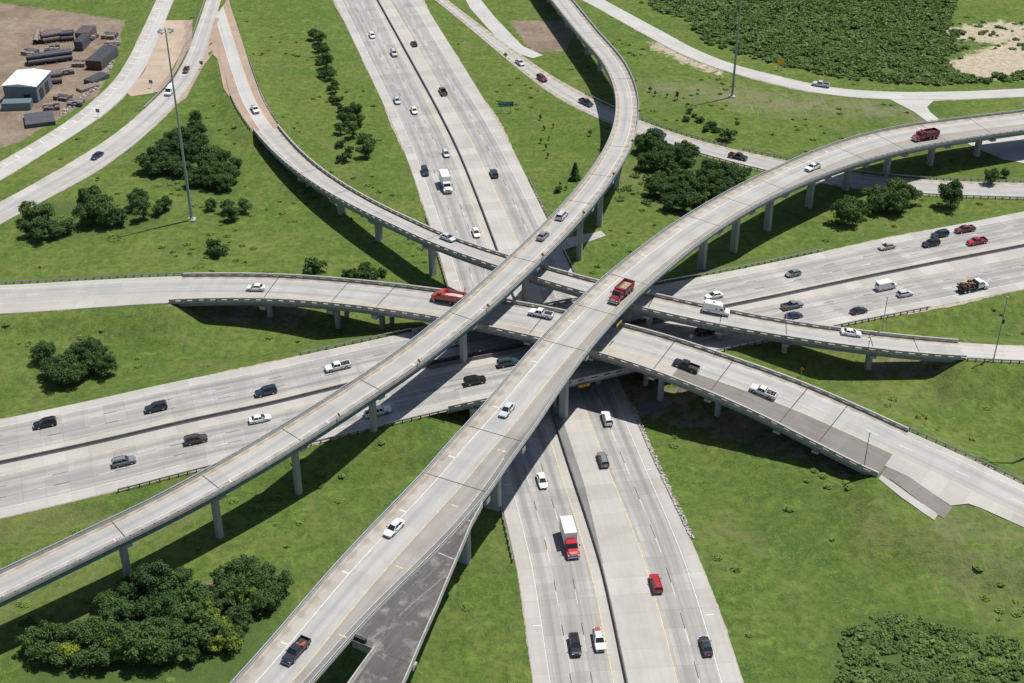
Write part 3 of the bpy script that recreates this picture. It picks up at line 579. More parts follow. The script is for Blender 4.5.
# ---- R4: wide flyover with the stub deck beside it
root4=overpass_base('flyover','widest flyover curving from the right edge down to lower left',r4,0)
w4=lambda a,b,t:a+3.05; y4=lambda a,b,t:a+8.0
S0=r4.spx(600,305)[0]; Ssplit=r4.spx(455,482)[0]
bases4=[(978,155),(932,165),(890,176),(845,189),(803,205),(764,227.5),(727.5,249.5),(692,272.5)]
P4=shares(r4,bases4); P4=[P4[0]-k for k in (104,78,52,26) if P4[0]-k>3]+P4; P4=P4+shares(r4,[(626,322)],[6.])+shares(r4,[(558.5,413)])
gut=lambda a,b,t: b-1.7
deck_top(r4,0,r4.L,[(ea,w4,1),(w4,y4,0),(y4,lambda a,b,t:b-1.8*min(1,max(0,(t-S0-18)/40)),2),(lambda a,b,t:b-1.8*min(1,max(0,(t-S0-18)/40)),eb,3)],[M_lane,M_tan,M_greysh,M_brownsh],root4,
   [('l',w4,1,0,r4.L,.15),('l',y4,0,0,r4.L,.15),('l',gut,1,S0+60,r4.L,.09)]+[('t',t,*(lambda a,b:(a+1.6,a+2.9))(*r4.edges(t)),1) for t in np.arange(15,r4.L,18)]+[('t',t,*(lambda a,b:(a+9.,a+9.7))(*r4.edges(t)),0) for t in np.arange(S0+58,r4.L,18)]+[('t',t,*(lambda a,b:(a+9.9,a+10.6))(*r4.edges(t)),0) for t in np.arange(S0+58,r4.L,18)])
deck_slab(r4,0,r4.L,root4); girders(r4,0,r4.L,root4,5,1.05)
parapet(r4,0,r4.L,root4,-1,ea,'metal'); parapet(r4,0,Ssplit,root4,1,eb,'metal'); parapet(r4,Ssplit+.01,r4.L,root4,1,eb,'metal')
# stub deck: between the main deck's barrier and its own outer parapet
stub_px=[(484,500),(473,520),(456,557.5),(438,600),(416,649),(402,682),(384,725)]
SP=[at(x,y,18.2+.9) for x,y in stub_px]; SS=[r4.near(p[0],p[1]) for p in SP]
ssx=[q[0] for q in SS]; sso=[q[1] for q in SS]; stub_hi=lambda a,b,t: max(b+.05,float(np.interp(t,ssx,sso)))
Send=r4.spx(372,637)[0]+.3
stub_end=Send+1.2
root5=overpass_base('flyover','dark weathered stub deck wedged along the right side of the widest flyover',r4,0)
sx0=ssx[0]+.5
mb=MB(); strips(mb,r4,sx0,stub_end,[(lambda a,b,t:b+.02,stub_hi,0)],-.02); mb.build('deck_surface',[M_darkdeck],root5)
mb=MB(); fs=lambda a,b,t: stub_hi(a,b,t)*(1-u_(t))+(b)*u_(t)
u_=lambda t: min(1,max(0,(t-ssx[2])/(Send-ssx[2])))
q0=at(448,572,18.1); q1=at(371,637,17.9); dq=Vector((q1[0]-q0[0],q1[1]-q0[1],0)).normalized(); nq=Vector((-dq.y,dq.x,0))*.13; Lq=math.hypot(q1[0]-q0[0],q1[1]-q0[1])
for k in range(12):
    P_=[]
    for u in (k/12,(k+1)/12):
        x=q0[0]+(q1[0]-q0[0])*u; y=q0[1]+(q1[1]-q0[1])*u; z=r4.pos(r4.near(x,y)[0]).z-.012; P_+=[(x+nq.x,y+nq.y,z),(x-nq.x,y-nq.y,z)]
    mb.add(P_,[(0,1,3,2)])
for tt in (ssx[1]-1,ssx[2]-.5):
    mj=MB(); a_e,b_e=r4.edges(tt); strips(mj,r4,tt-.1,tt+.1,[(b_e+.1,stub_hi(a_e,b_e,tt)-.4,0)],-.013,step=.2); mj.build('slab_joint',M_parapet,root5); mb.build('slab_seam',M_parapet,root5)
deck_slab(r4,sx0,stub_end,root5,lambda a,b,t:b+.02,stub_hi)
mb=MB(); loft(mb,r4,sx0,stub_end,lambda a,b,t:[(stub_hi(a,b,t)-1.0,-.32),(stub_hi(a,b,t)-.5,-.32),(stub_hi(a,b,t)-.5,-1.7),(stub_hi(a,b,t)-1.0,-1.7)]); mb.build('girder',M_girder,root5)
parapet(r4,sx0,stub_end,root5,1,stub_hi,'solid')
mb=MB(); a_e,b_e=r4.edges(stub_end); h_e=stub_hi(a_e,b_e,stub_end); q=r4.pos(stub_end-.25,(b_e+h_e)/2,-.95); mb.box(q,(.5,h_e-b_e-.1,1.2),0,r4.head(stub_end)); mb.build('end_diaphragm',M_pier,root5)
mb=MB(); q=r4.pos(stub_end-.6,b_e+1.3,.3); mb.box(q,(.5,2.2,.75),0,r4.head(stub_end)); mb.build('end_block',M_trim,root5)
t_=stub_end-1.6; pier(r4,t_,root5,lo=lambda a,b,t:b+.3,hi=stub_hi,cw=1.7,cd=1.4)
for k,bpx in enumerate([(489.75,505),(467,560)]):
    g=at(*bpx,0); t,o=r4.near(g[0],g[1]); a,b_=r4.edges(t); P4.append(t)
    pier(r4,t,root5 if k else root4,lo=lambda a,b,t:b-2,hi=(lambda a,b,t,o=o:max(o+1.6,b)),off=min(o,stub_hi(a,b_,t)-1.2),cw=1.5,cd=1.6)
P4.append(r4.L-20)
for t in P4:
    a,b_=r4.edges(t)
    pier(r4,t,root4,kind='single' if b_-a<14.5 else 'double',cw=1.9,cd=1.4,top=1.37) if t<Ssplit-5 or t>r4.L-30 else pier(r4,t,root4,cw=2.2,cd=1.5,top=1.37)
joints(r4,P4+[ (P4[-5]+P4[-4])/2 ],root4)
lo5=lambda a,b,t: b+(stub_hi(a,b,t)-b)*.30+.9
sE=r4.L-1
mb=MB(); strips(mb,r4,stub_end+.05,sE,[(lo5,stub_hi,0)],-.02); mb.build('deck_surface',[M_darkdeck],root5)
deck_slab(r4,stub_end+.05,sE,root5,lo5,stub_hi); parapet(r4,stub_end+.05,sE,root5,1,stub_hi,'solid'); parapet(r4,stub_end+.05,sE,root5,-1,lo5,'solid')
mb=MB(); loft(mb,r4,stub_end+.05,sE,lambda a,b,t:[(lo5(a,b,t)+.8,-.32),(stub_hi(a,b,t)-.8,-.32),(stub_hi(a,b,t)-1.,-1.3),(lo5(a,b,t)+1.,-1.3)]); mb.build('girder',M_girder,root5)
# ---- R1
root1=overpass_base('flyover','long single lane ramp bridge from upper left to the right edge',r1,0)
P1=shares(r1,[(343,211),(386,237.5),(437,272)])+[r1.spx(x,y)[0] for x,y in ((505,264),)]+shares(r1,[(649,324)],[6.])+[r1.spx(718,317)[0]]+[r1.spx(786,329)[0],r1.spx(871,342)[0],r1.spx(915,346)[0]]
P1=[P1[0]-20]+P1
deck_top(r1,R1a,R1b,R1bands(0),[M_lane,M_tan],root1,[('l',-1.95,1),('l',1.95,0)])
deck_slab(r1,R1a,R1b,root1); girders(r1,R1a,R1b,root1,3,1.25)
parapet(r1,R1a,R1b,root1,-1,ea,'window'); parapet(r1,R1a,R1b,root1,1,eb,'window'); joints(r1,P1,root1)
for t in P1[:-1]: pier(r1,t,root1,cw=1.9,cd=1.3,top=1.57)
# ---- R3
root3=overpass_base('flyover','wider two lane ramp bridge crossing left to right with a dark outer shoulder',r3,0)
P3=shares(r3,[(270,314.5),(341.5,322.5),(393,327.5)])+[r3.spx(470,311)[0],r3.spx(540,322)[0],r3.spx(600,337)[0]]+shares(r3,[(659.5,402),(716.5,412.5),(786,440)])+[r3.spx(836,426)[0]]
S3d=r3.spx(680,366)[0]
mb3=[M_lane,M_tan,M_brownsh]
strips_=[(y3,w3,0),(w3,eb,1)]
mb=MB(); strips(mb,r3,R3a,R3b,strips_); strips(mb,r3,R3a,S3d,[(ea,y3,1)]); strips(mb,r3,S3d,R3b,[(ea,y3,2)]); mb.build('deck_surface',mb3,root3)
mk=MB(); line(mk,r3,R3a,R3b,y3,.006,.16,0); line(mk,r3,R3a,R3b,w3,.006,.1,1); dashes(mk,r3,R3a,R3b,m3,.006,3,12,.1,1); mk.build('lane_marking',[M_yel,M_wh,M_bk],root3)
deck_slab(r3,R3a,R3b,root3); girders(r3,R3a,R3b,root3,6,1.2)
parapet(r3,R3a,R3b,root3,-1,ea,'window'); parapet(r3,R3a,R3b,root3,1,eb,'window'); joints(r3,P3,root3)
for t in P3:
    q=r3.pos(t)
    d_,_,_=roadfield(rA,0,rA.L,np.array([q.x]),np.array([q.y]))
    pier(r3,t,root3,kind='double' if t<S3d-20 and d_[0]>1 else 'single',cw=1.2,cd=1.2,top=1.52)
# ---- B over A: two decks with a gap between
for side,lab in ((1,'far deck of the level bridge carrying the crossing freeway over the lower freeway'),(-1,'near deck of the level bridge carrying the crossing freeway, clearance sign on its edge')):
    rt=overpass_base('freeway_bridge',lab,rB,B0,'bridge')
    lo,hi=((lambda a,b,t:.8),eb) if side>0 else (ea,(lambda a,b,t:-.8))
    bands=[(wB,eb,1),(yBn,wB,0),(.8,yBn,1)] if side>0 else [(yBs,-.8,1),(wBs,yBs,0),(ea,wBs,1)]
    mb=MB(); strips(mb,rB,B0,B1,bands); mb.build('deck_surface',[M_fwy,M_shoulder],rt)
    mk=MB(); Bmarks(mk,B0,B1,side,.006); mk.build('lane_marking',[M_yel,M_wh,M_bk],rt)
    deck_slab(rB,B0,B1,rt,lo,hi); girders(rB,B0,B1,rt,7,1.0,lo,hi)
    parapet(rB,B0,B1,rt,1,hi,'window' if side>0 else 'solid',M_barrier); parapet(rB,B0,B1,rt,-1,lo,'window' if side<0 else 'solid',M_barrier)
    for off in (18.5,0.,-21.0):
        # stations where freeway B crosses that offset of A
        best=min((abs(rA.near(*rB.pos(t,8*side)[:2])[1]-off),t) for t in np.arange(B0,B1,1.))
        pier(rB,best[1],rt,lo,hi,'triple',top=1.32,cw=.95,cd=.95,gz=-.2)
# ---------------------------------------------------------------- median barriers
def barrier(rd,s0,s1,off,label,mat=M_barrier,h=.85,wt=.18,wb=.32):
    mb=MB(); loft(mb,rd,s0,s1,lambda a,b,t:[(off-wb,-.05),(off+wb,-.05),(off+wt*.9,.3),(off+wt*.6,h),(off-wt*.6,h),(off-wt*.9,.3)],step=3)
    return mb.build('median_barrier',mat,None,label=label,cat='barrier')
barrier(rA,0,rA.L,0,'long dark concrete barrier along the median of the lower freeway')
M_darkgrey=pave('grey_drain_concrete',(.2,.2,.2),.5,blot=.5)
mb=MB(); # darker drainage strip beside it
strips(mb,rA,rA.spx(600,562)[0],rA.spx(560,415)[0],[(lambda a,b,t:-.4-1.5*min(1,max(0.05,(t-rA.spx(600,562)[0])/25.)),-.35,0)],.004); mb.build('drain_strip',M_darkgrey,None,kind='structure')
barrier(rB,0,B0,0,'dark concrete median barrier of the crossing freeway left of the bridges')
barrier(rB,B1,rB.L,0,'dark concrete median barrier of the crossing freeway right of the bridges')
# ---------------------------------------------------------------- guardrails
def guardrail(rd,s0,s1,side,label,extra=.5,step=2.0,white=False):
    """steel beam on posts just outside a pavement edge"""
    root=empty('guardrail'); tag(root,label,'guardrail','roadside guardrails')
    E_=lambda a,b: (b+extra) if side>0 else (a-extra)
    mb=MB(); loft(mb,rd,s0,s1,lambda a,b,t:[(E_(a,b)-.05,.42),(E_(a,b)+.05,.46),(E_(a,b)-.02,.6),(E_(a,b)+.05,.74),(E_(a,b)-.05,.78),(E_(a,b)-.12,.6)],step=3)
    mb.build('beam',M_steel,root); t=s0; n=0
    st=max(step,(s1-s0)/95.)
    pm=None
    while t<=s1:
        a,b_=rd.edges(t); q=rd.pos(t,E_(a,b_)+.18*side,0)
        if pm is None:
            m_=MB(); m_.box((0,0,.1),(.22,.22,1.35)); pm=m_.mesh('post',M_post)
        o=link('post',pm,root); o.location=q; o.rotation_euler.z=rd.head(t); t+=st
gs=lambda rd,x,y: rd.spx(x,y)[0]
guardrail(r1,max(0,gs(r1,247,60)),R1a,1,'weathered guardrail on the outer side of the ramp at upper left')
guardrail(r1,gs(r1,232,95),R1a,-1,'short guardrail on the grass side of the ramp at upper left')
guardrail(r3,5,R3a,1,'guardrail behind the ramp at the left edge of the picture')
guardrail(r3,R3b,r3.L-30,1,'guardrail following the ramp towards the right edge at lower right')
guardrail(rB,gs(rB,112,470),B0,-1,'guardrail on the near side of the crossing freeway at left')
guardrail(rB,gs(rB,310,380),B0,1,'guardrail on the far side of the crossing freeway at left')
guardrail(rB,B1,gs(rB,843,265),1,'guardrail on the far side of the crossing freeway right of the bridges')
guardrail(rB,B1,gs(rB,905,290),-1,'guardrail on the near side of the crossing freeway right of the bridges')
guardrail(rA,gs(rA,500,300),gs(rA,450,215),1,'guardrail at the left edge of the lower freeway before the ramp bridge')
guardrail(rA,gs(rA,560,330),gs(rA,520,180),-1,'guardrail at the right edge of the lower freeway above the bridges')
guardrail(rA,gs(rA,520,560),gs(rA,500,500),1,'short dark guardrail left of the lower freeway below the bridges')
guardrail(t4,gs(t4,575,97),gs(t4,720,153),1,'guardrail on the far side of the connector road under the curved flyover')
guardrail(t4,gs(t4,735,156),t4.L-20,1,'guardrail on the far side of the connector road at right')
guardrail(t4,gs(t4,692,145),gs(t4,825,176),-1,'guardrail on the near side of the connector road beside the dark thicket')
guardrail(t4,gs(t4,912,187),t4.L-20,-1,'guardrail on the near side of the connector road at the right edge')
guardrail(t2,6,gs(t2,145,108),-1,'white topped guardrail along the merging ramp at top left')
guardrail(r1,R1b,r1.L-20,-1,'guardrail beyond the ramp bridge end at the right edge')
# riprap strip along the right edge of the lower freeway
mb=MB(); t=gs(rA,600,410); tE=gs(rA,655,540); lo_,hi_=min(t,tE),max(t,tE)
for k in range(700):
    t=rnd.uniform(lo_,hi_); a,b_=rA.edges(t); o=a-.2-rnd.random()**1.8*.8; q=rA.pos(t,o,rnd.uniform(-.05,.12)); r=rnd.uniform(.08,.26)
    mb.box(q,(r*2*rnd.uniform(.7,1.3),r*2,r*1.4),0,rnd.random()*3,.7)
mb.build('riprap',plain('riprap_stone',(.34,.32,.29),.9,var=.5,scale=1.4),None,kind='stuff',label='broken pale stones along the right edge of the lower freeway',cat='stones')
# ---------------------------------------------------------------- vehicles (built once per kind, x = forward)
def children(o): return [c for c in KIDS.get(o.name,[])]
KIDS={}
def kid(o,parent):
    o.parent=parent; KIDS.setdefault(parent.name,[]).append(o); return o
def part(mb,name,mat,parent,loc=None,**k):
    o=mb.build(name,mat,None,**k); kid(o,parent)
    if loc: o.location=loc
    return o
PH=paint('proto_paint',(.5,.5,.5))
def sec(x,w,zb,zt,sh=.12):
    """rounded body section, y from -w to w"""
    return [(x,-w*.9,zb),(x,-w,zb+.14),(x,-w,zt-sh),(x,-w*.9,zt),(x,w*.9,zt),(x,w,zt-sh),(x,w,zb+.14),(x,w*.9,zb)]
def wheels(root,xs,track,r=.34,wd=.24,dual=False):
    for x in xs:
        for s in (-1,1):
            m=MB(); y=s*track; m.tube((0,-wd/2,0),(0,wd/2,0),r,n=14); wo=part(m,'wheel',M_tyre,root,(x,y,r))
            m=MB(); m.tube((0,s*wd*.4,0),(0,s*wd*.56,0),r*.6,n=10); part(m,'rim',M_rim,wo)
def lights(root,xf,xr,y,zf,zr,w=.34,h=.16):
    for s in (-1,1):
        m=MB(); m.box((xf,s*y,zf),(.14,w,h)); part(m,'headlight',M_lampw,root)
        m=MB(); m.box((xr,s*y,zr),(.12,w*.8,h*1.2)); part(m,'tail_light',M_lampr,root)
def mirrors(root,x,y,z,mat=None):
    for s in (-1,1):
        m=MB(); m.box((x,s*(y+.12),z),(.14,.2,.15)); part(m,'mirror',mat or M_trim,root)
def plates(root,xf,xr,z,y=.16):
    m=MB(); m.box((xr,0,z),(.03,.32,.14)); part(m,'number_plate',M_lampw,root)
def cabin(root,x0,x1,x2,x3,zb,zt,w,wt,name='cabin_glass',roof=True,pill=.09,paintmat=None,extra=()):
    """glasshouse: base from x0 (rear) to x3 (front), roof from x1 to x2"""
    m=MB(); m.frus((x0,x3,-w,w,zb),(x1,x2,-wt,wt,zt)); part(m,name,M_glass,root)
    m=MB(); m.sections([[(x1-.05,-wt*.98,zt-.02),(x1-.05,wt*.98,zt-.02),(x1-.05,wt*.9,zt+.03),(x1-.05,-wt*.9,zt+.03)],
                        [((x1+x2)/2,-wt*1.03,zt-.02),((x1+x2)/2,wt*1.03,zt-.02),((x1+x2)/2,wt*.92,zt+.08),((x1+x2)/2,-wt*.92,zt+.08)],
                        [(x2+.05,-wt*.98,zt-.02),(x2+.05,wt*.98,zt-.02),(x2+.05,wt*.9,zt+.03),(x2+.05,-wt*.9,zt+.03)]])
    for s in (-1,1):
        for a,b_ in ((x0,x1),(x3,x2))+tuple(extra):
            m.tube((a,s*w,zb-.02),(b_,s*wt,zt),pill*.55,pill*.5,5)
    return part(m,'roof',paintmat or PH,root)
def make_sedan(name='car',L=4.7,hatch=False):
    r=empty(name); h=L/2
    m=MB(); m.sections([sec(-h,.70,.32,.78),sec(-h+.12,.84,.24,.93),sec(-h+.9,.9,.2,.97),sec(-.9,.91,.2,.95),sec(.75,.91,.2,.95),sec(1.5,.89,.2,.86),sec(h-.3,.84,.24,.74),sec(h,.66,.3,.6)]); part(m,'body',PH,r)
    if hatch: cabin(r,-h+.1,-h+.55,.25,1.1,.92,1.42,.80,.62,extra=((-.5,-.5),))
    else: cabin(r,-1.75,-1.15,.2,1.12,.92,1.38,.80,.60,extra=((-.35,-.35),))
    wheels(r,(-1.38,1.38),.80); lights(r,h-.12,-h+.02,.58,.62,.78); mirrors(r,.72,.88,.95); plates(r,h,-h-.01,.6)
    m=MB(); m.box((h-.03,0,.44),(.1,.9,.16)); part(m,'grille',M_trim,r)
    return r
def make_suv(name='car',L=4.85,rack=True,white=False):
    r=empty(name); h=L/2
    m=MB(); m.sections([sec(-h,.80,.4,1.0),sec(-h+.1,.92,.3,1.12),sec(-.9,.95,.28,1.12),sec(.9,.95,.28,1.1),sec(h-.5,.93,.3,1.02),sec(h-.08,.86,.36,.92),sec(h,.78,.42,.8)]); part(m,'body',PH,r)
    cabin(r,-h+.06,-h+.3,.3,1.05,1.08,1.66,.86,.70,pill=.12,extra=((-.45,-.45),(-1.4,-1.4)))
    wheels(r,(-1.42,1.42),.83,.38,.26); lights(r,h-.08,-h+.02,.66,.8,.98); mirrors(r,.75,.93,1.1); plates(r,h,-h-.01,.7)
    m=MB(); m.box((h-.01,0,.66),(.08,1.0,.26)); part(m,'grille',M_trim,r)
    for s in (-1,1):
        m=MB(); m.box((-.9,s*.58,1.79),(2.0,.05,.05)); m.box((-1.8,s*.58,1.75),(.06,.05,.1)); m.box((0,s*.58,1.75),(.06,.05,.1)); part(m,'roof_rail',M_rim if white else M_trim,r)
    return r
def make_pickup(L=5.7,load=None):
    r=empty('pickup_truck'); h=L/2
    m=MB(); m.sections([sec(-.55,.93,.36,1.08),sec(1.2,.96,.34,1.12),sec(1.3,.96,.34,1.1),sec(h-.35,.94,.36,1.04),sec(h-.05,.88,.4,.94),sec(h,.8,.45,.85)]); part(m,'body',PH,r)
    cabin(r,-.55,-.42,.75,1.35,1.08,1.68,.86,.70,pill=.11,extra=((.2,.2),))
    m=MB(); z0,z1=.42,1.1; x0,x1=-h,-.62
    m.box(((x0+x1)/2,0,z0+.1),(x1-x0,1.84,.2))
    for s in (-1,1): m.box(((x0+x1)/2,s*.89,(z0+z1)/2+.05),(x1-x0,.12,z1-z0+.05))
    m.box((x0+.05,0,(z0+z1)/2+.04),(.1,1.66,z1-z0)); m.box((x1-.03,0,(z0+z1)/2+.04),(.07,1.66,z1-z0)); part(m,'cargo_bed',PH,r)
    m=MB(); m.box(((x0+x1)/2,0,z0+.24),(x1-x0-.16,1.62,.06)); part(m,'bed_liner',M_trim,r)
    if load:
        m=MB()
        for k in range(7): m.box((rnd.uniform(x0+.4,x1-.4),rnd.uniform(-.55,.55),z0+.5),(rnd.uniform(.3,.8),rnd.uniform(.2,.5),rnd.uniform(.25,.5)),0,rnd.random()*3)
        part(m,'load',plain('load_'+load,{'dark':(.12,.08,.06),'red':(.4,.06,.04)}[load],.8),r)
    wheels(r,(-1.75,1.8),.86,.4,.27); lights(r,h-.08,-h-.02,.7,.84,.95); mirrors(r,1.05,.95,1.15); plates(r,h,-h-.03,.6)
    m=MB(); m.box((h-.01,0,.68),(.1,1.05,.3)); part(m,'grille',M_trim,r)
    m=MB(); m.box((h+.04,0,.48),(.14,1.76,.16)); part(m,'bumper',M_rim,r); m=MB(); m.box((-h-.08,0,.5),(.14,1.7,.14)); part(m,'bumper',M_rim,r)
    return r
def make_van(L=5.6,H=2.3,raised=False,name='van'):
    r=empty(name); h=L/2
    m=MB(); m.sections([sec(-h,.9,.4,H-.12,.15),sec(-h+.12,.98,.34,H,.2),sec(.9,.98,.34,H,.2),sec(1.25,.98,.34,H-.14,.2),sec(1.95,.97,.36,1.25),sec(h-.15,.93,.38,1.08),sec(h,.8,.45,.9)]); part(m,'body',PH,r)
    m=MB(); m.sections([[(1.24,-.8,H-.18),(1.24,.8,H-.18),(1.30,.8,H-.14),(1.30,-.8,H-.14)],[(1.93,-.84,1.30),(1.93,.84,1.30),(2.02,.84,1.3),(2.02,-.84,1.3)]]); part(m,'windscreen',M_glass,r)
    for s in (-1,1):
        m=MB(); m.box((1.15,s*.985,1.6),(.8,.03,.45)); part(m,'side_window',M_glass,r)
    m=MB(); m.box((-h-.01,0,1.65),(.03,1.2,.5)); part(m,'rear_window',M_glass,r)
    wheels(r,(-1.6,1.75),.86,.37,.25); lights(r,h-.07,-h-.01,.7,.85,1.1); mirrors(r,1.5,.98,1.35); plates(r,h,-h-.02,.6)
    if raised:
        blue=plain('blue_emblem',(.05,.18,.5),.5); red=plain('red_stripe',(.5,.05,.04),.5)
        m=MB()
        for s in (-1,1):
            for a in (0,60,120): 
                d=Vector((math.cos(R(a)),0,math.sin(R(a)))); c=Vector((0,s*.995,1.55)); n=Vector((0,0,1)) if a else Vector((0,0,1))
                p=d*.28; q=Vector((-d.z,0,d.x))*.07
                m.add([c+p+q,c+p-q,c-p-q,c-p+q],[(0,1,2,3)])
        part(m,'emblem',blue,r,fixn=False)
        m=MB(); 
        for s in (-1,1): m.box((-.8,s*.992,1.05),(3.4,.02,.10))
        part(m,'stripe',red,r)
        m=MB()
        for x in (-h+.2,.95): 
            for s in (-1,1): m.box((x,s*.6,H+.05),(.22,.35,.12))
        part(m,'beacon',red,r); m=MB(); m.box((-.9,0,H+.05),(.6,.7,.16)); part(m,'roof_vent',M_rim,r)
    return r
def truck_cab(r,x,mat,hood=True,w=1.2):
    """conventional cab, its rear face at x; returns front x"""
    m=MB(); m.sections([sec(x,w*.92,.7,2.5,.15),sec(x+1.2,w*.92,.7,2.55,.2),sec(x+1.75,w*.9,.7,1.75,.1)] ); 
    m.sections([sec(x+1.6,w*.85,.75,1.72,.2),sec(x+2.6,w*.8,.75,1.6,.25),sec(x+3.05,w*.66,.8,1.4,.2)]); part(m,'cab',mat,r)
    m=MB(); m.sections([[(x+1.2,-w*.78,2.42),(x+1.2,w*.78,2.42),(x+1.28,w*.78,2.44),(x+1.28,-w*.78,2.44)],[(x+1.72,-w*.82,1.8),(x+1.72,w*.82,1.8),(x+1.82,w*.82,1.8),(x+1.82,-w*.82,1.8)]]); part(m,'windscreen',M_glass,r)
    for s in (-1,1):
        m=MB(); m.box((x+.75,s*w*.925,2.05),(.75,.04,.5)); part(m,'side_window',M_glass,r)
        m=MB(); m.sections([sec2(x+1.95,s*w*.78,.26,.6,1.25),sec2(x+2.5,s*w*.8,.3,.6,1.35),sec2(x+3.05,s*w*.78,.24,.6,1.05)]); part(m,'fender',mat,r)
        m=MB(); m.box((x+3.1,s*w*.76,.98),(.1,.34,.24)); part(m,'headlight',M_lampw,r)
        m=MB(); m.box((x+1.35,s*(w+.22),2.0),(.12,.2,.45)); m.tube((x+1.35,s*w*.9,2.0),(x+1.35,s*(w+.2),2.0),.025,n=5); part(m,'mirror',M_trim,r)
    m=MB(); m.box((x+3.1,0,1.1),(.08,w*1.0,.6)); part(m,'grille',M_rim,r)
    m=MB(); m.box((x+3.22,0,.62),(.18,w*2,.26)); part(m,'bumper',M_rim,r)
    return x+3.2
def sec2(x,y,w,zb,zt): return [(x,y-w,zb),(x,y-w,zt-.1),(x,y-w*.7,zt),(x,y+w*.7,zt),(x,y+w,zt-.1),(x,y+w,zb)]
def truck_frame(r,x0,x1):
    m=MB(); 
    for s in (-1,1): m.box(((x0+x1)/2,s*.42,.78),(x1-x0,.14,.24))
    part(m,'chassis',M_trim,r)
def make_dump(load='sand',mat=None,name='dump_truck'):
    r=empty(name); mt=mat or PH; truck_frame(r,-4.3,3.6); truck_cab(r,.9,mt)
    m=MB(); x0,x1,z0,z1,w=-4.3,.75,1.05,2.45,1.22
    m.box(((x0+x1)/2,0,z0+.06),(x1-x0,2*w-.1,.12))
    for s in (-1,1):
        m.box(((x0+x1)/2,s*w,(z0+z1)/2),(x1-x0,.1,z1-z0))
        for k in range(6): m.box((x0+.3+k*.88,s*(w+.06),(z0+z1)/2),(.1,.08,z1-z0))
        m.box(((x0+x1)/2,s*(w+.03),z1),(x1-x0,.16,.12))
    m.box((x0,0,(z0+z1)/2),(.1,2*w,z1-z0)); m.box((x1,0,(z0+z1)/2+.15),(.1,2*w,z1-z0+.3)); m.box((x1+.3,0,z1+.28),(.7,2*w*.95,.07)); part(m,'dump_body',mt,r)
    if load!='empty':
        m=MB(); n=9; V=[];F=[]
        for i in range(n):
            for j in range(6):
                u=i/(n-1); v_=j/5; e=min(u,1-u,v_,1-v_)
                V.append((x0+.08+(x1-x0-.16)*u,-w+.07+(2*w-.14)*v_,z1-.75+min(e,.3)*1.9*(1.1-u*.3)+rnd.uniform(-.04,.04)))
        for i in range(n-1):
            for j in range(5): F.append((i*6+j,(i+1)*6+j,(i+1)*6+j+1,i*6+j+1))
        m.add(V,F); part(m,'load',{'sand':plain('sand_load',(.3,.24,.16),.95,var=.3),'dark':plain('soil_load',(.03,.028,.026),.95,var=.4),'pale':plain('pale_rubble_load',(.5,.4,.38),.9,var=.4,scale=4)}[load],r)
    wheels(r,(-3.7,-2.45,3.1),.98,.5,.42); wheels(r,(-1.2,),.98,.46,.3)
    for s in (-1,1):
        m=MB(); m.box((x0-.06,s*.9,1.0),(.06,.3,.2)); part(m,'tail_light',M_lampr,r)
        m=MB(); m.tube((.85,s*1.05,1.),(.85,s*1.05,2.9),.07,n=6); part(m,'exhaust_stack',M_rim,r)
    return r
def make_box(cabmat,boxmat,L=5.2,H=3.9,name='box_truck'):
    r=empty(name); truck_frame(r,-L/2-1.6,3.4); truck_cab(r,L/2-1.75,cabmat); x0=-L/2-1.9; x1=L/2-1.95
    m=MB(); m.box(((x0+x1)/2,0,(1.05+H)/2),(x1-x0,2.5,H-1.05)); part(m,'cargo_box',boxmat,r)
    m=MB()
    for s in (-1,1):
        m.box(((x0+x1)/2,s*1.24,H+.01),(x1-x0,.08,.06)); m.box(((x0+x1)/2,s*1.24,1.06),(x1-x0,.08,.1))
    m.box((x0,0,H),(.08,2.5,.08)); part(m,'trim_rail',M_rim,r)
    wheels(r,(x0+1.3,),.95,.48,.5); wheels(r,(L/2+.6,),1.0,.48,.3)
    for s in (-1,1):
        m=MB(); m.box((x0-.03,s*.9,1.0),(.06,.3,.2)); part(m,'tail_light',M_lampr,r)
    return r
def make_scrap():
    r=empty('flatbed_truck'); truck_frame(r,-4.2,3.2); wm=paint('cab_white',(.78,.78,.77)); truck_cab(r,.8,wm)
    m=MB(); m.box((-1.9,0,1.1),(4.9,2.4,.16)); m.box((.5,0,1.75),(.1,2.4,1.3))
    for s in (-1,1):
        for k in range(5): m.box((-4.1+k*1.1,s*1.17,1.6),(.08,.06,1.0))
        m.box((-1.9,s*1.19,1.9),(4.9,.04,.1))
    part(m,'flatbed',M_trim,r)
    mats=[plain('rusty_scrap',(.16,.075,.045),.8,var=.5,scale=3),plain('dark_scrap',(.05,.045,.045),.6,var=.5),plain('blue_scrap',(.06,.08,.15),.5),plain('yellow_scrap',(.45,.3,.06),.6)]
    m=MB()
    for k in range(46):
        x=rnd.uniform(-4.0,.3); y=rnd.uniform(-1,1); z=1.25+rnd.uniform(.1,1.5)*(1-abs(y)*.4)
        m.box((x,y,z),(rnd.uniform(.3,1.2),rnd.uniform(.15,.7),rnd.uniform(.1,.6)),rnd.choice([0,0,0,1,1,2,3]),rnd.random()*3,rnd.uniform(.5,1))
        if k%4==0: m.tube((x,y,z),(x+rnd.uniform(-.9,.9),y+rnd.uniform(-.3,.3),z+rnd.uniform(.1,.6)),.05,n=5,mi=0)
    part(m,'scrap_load',mats,r); wheels(r,(-3.2,-2.0),.95,.48,.5); wheels(r,(2.9,),1.0,.48,.3); return r
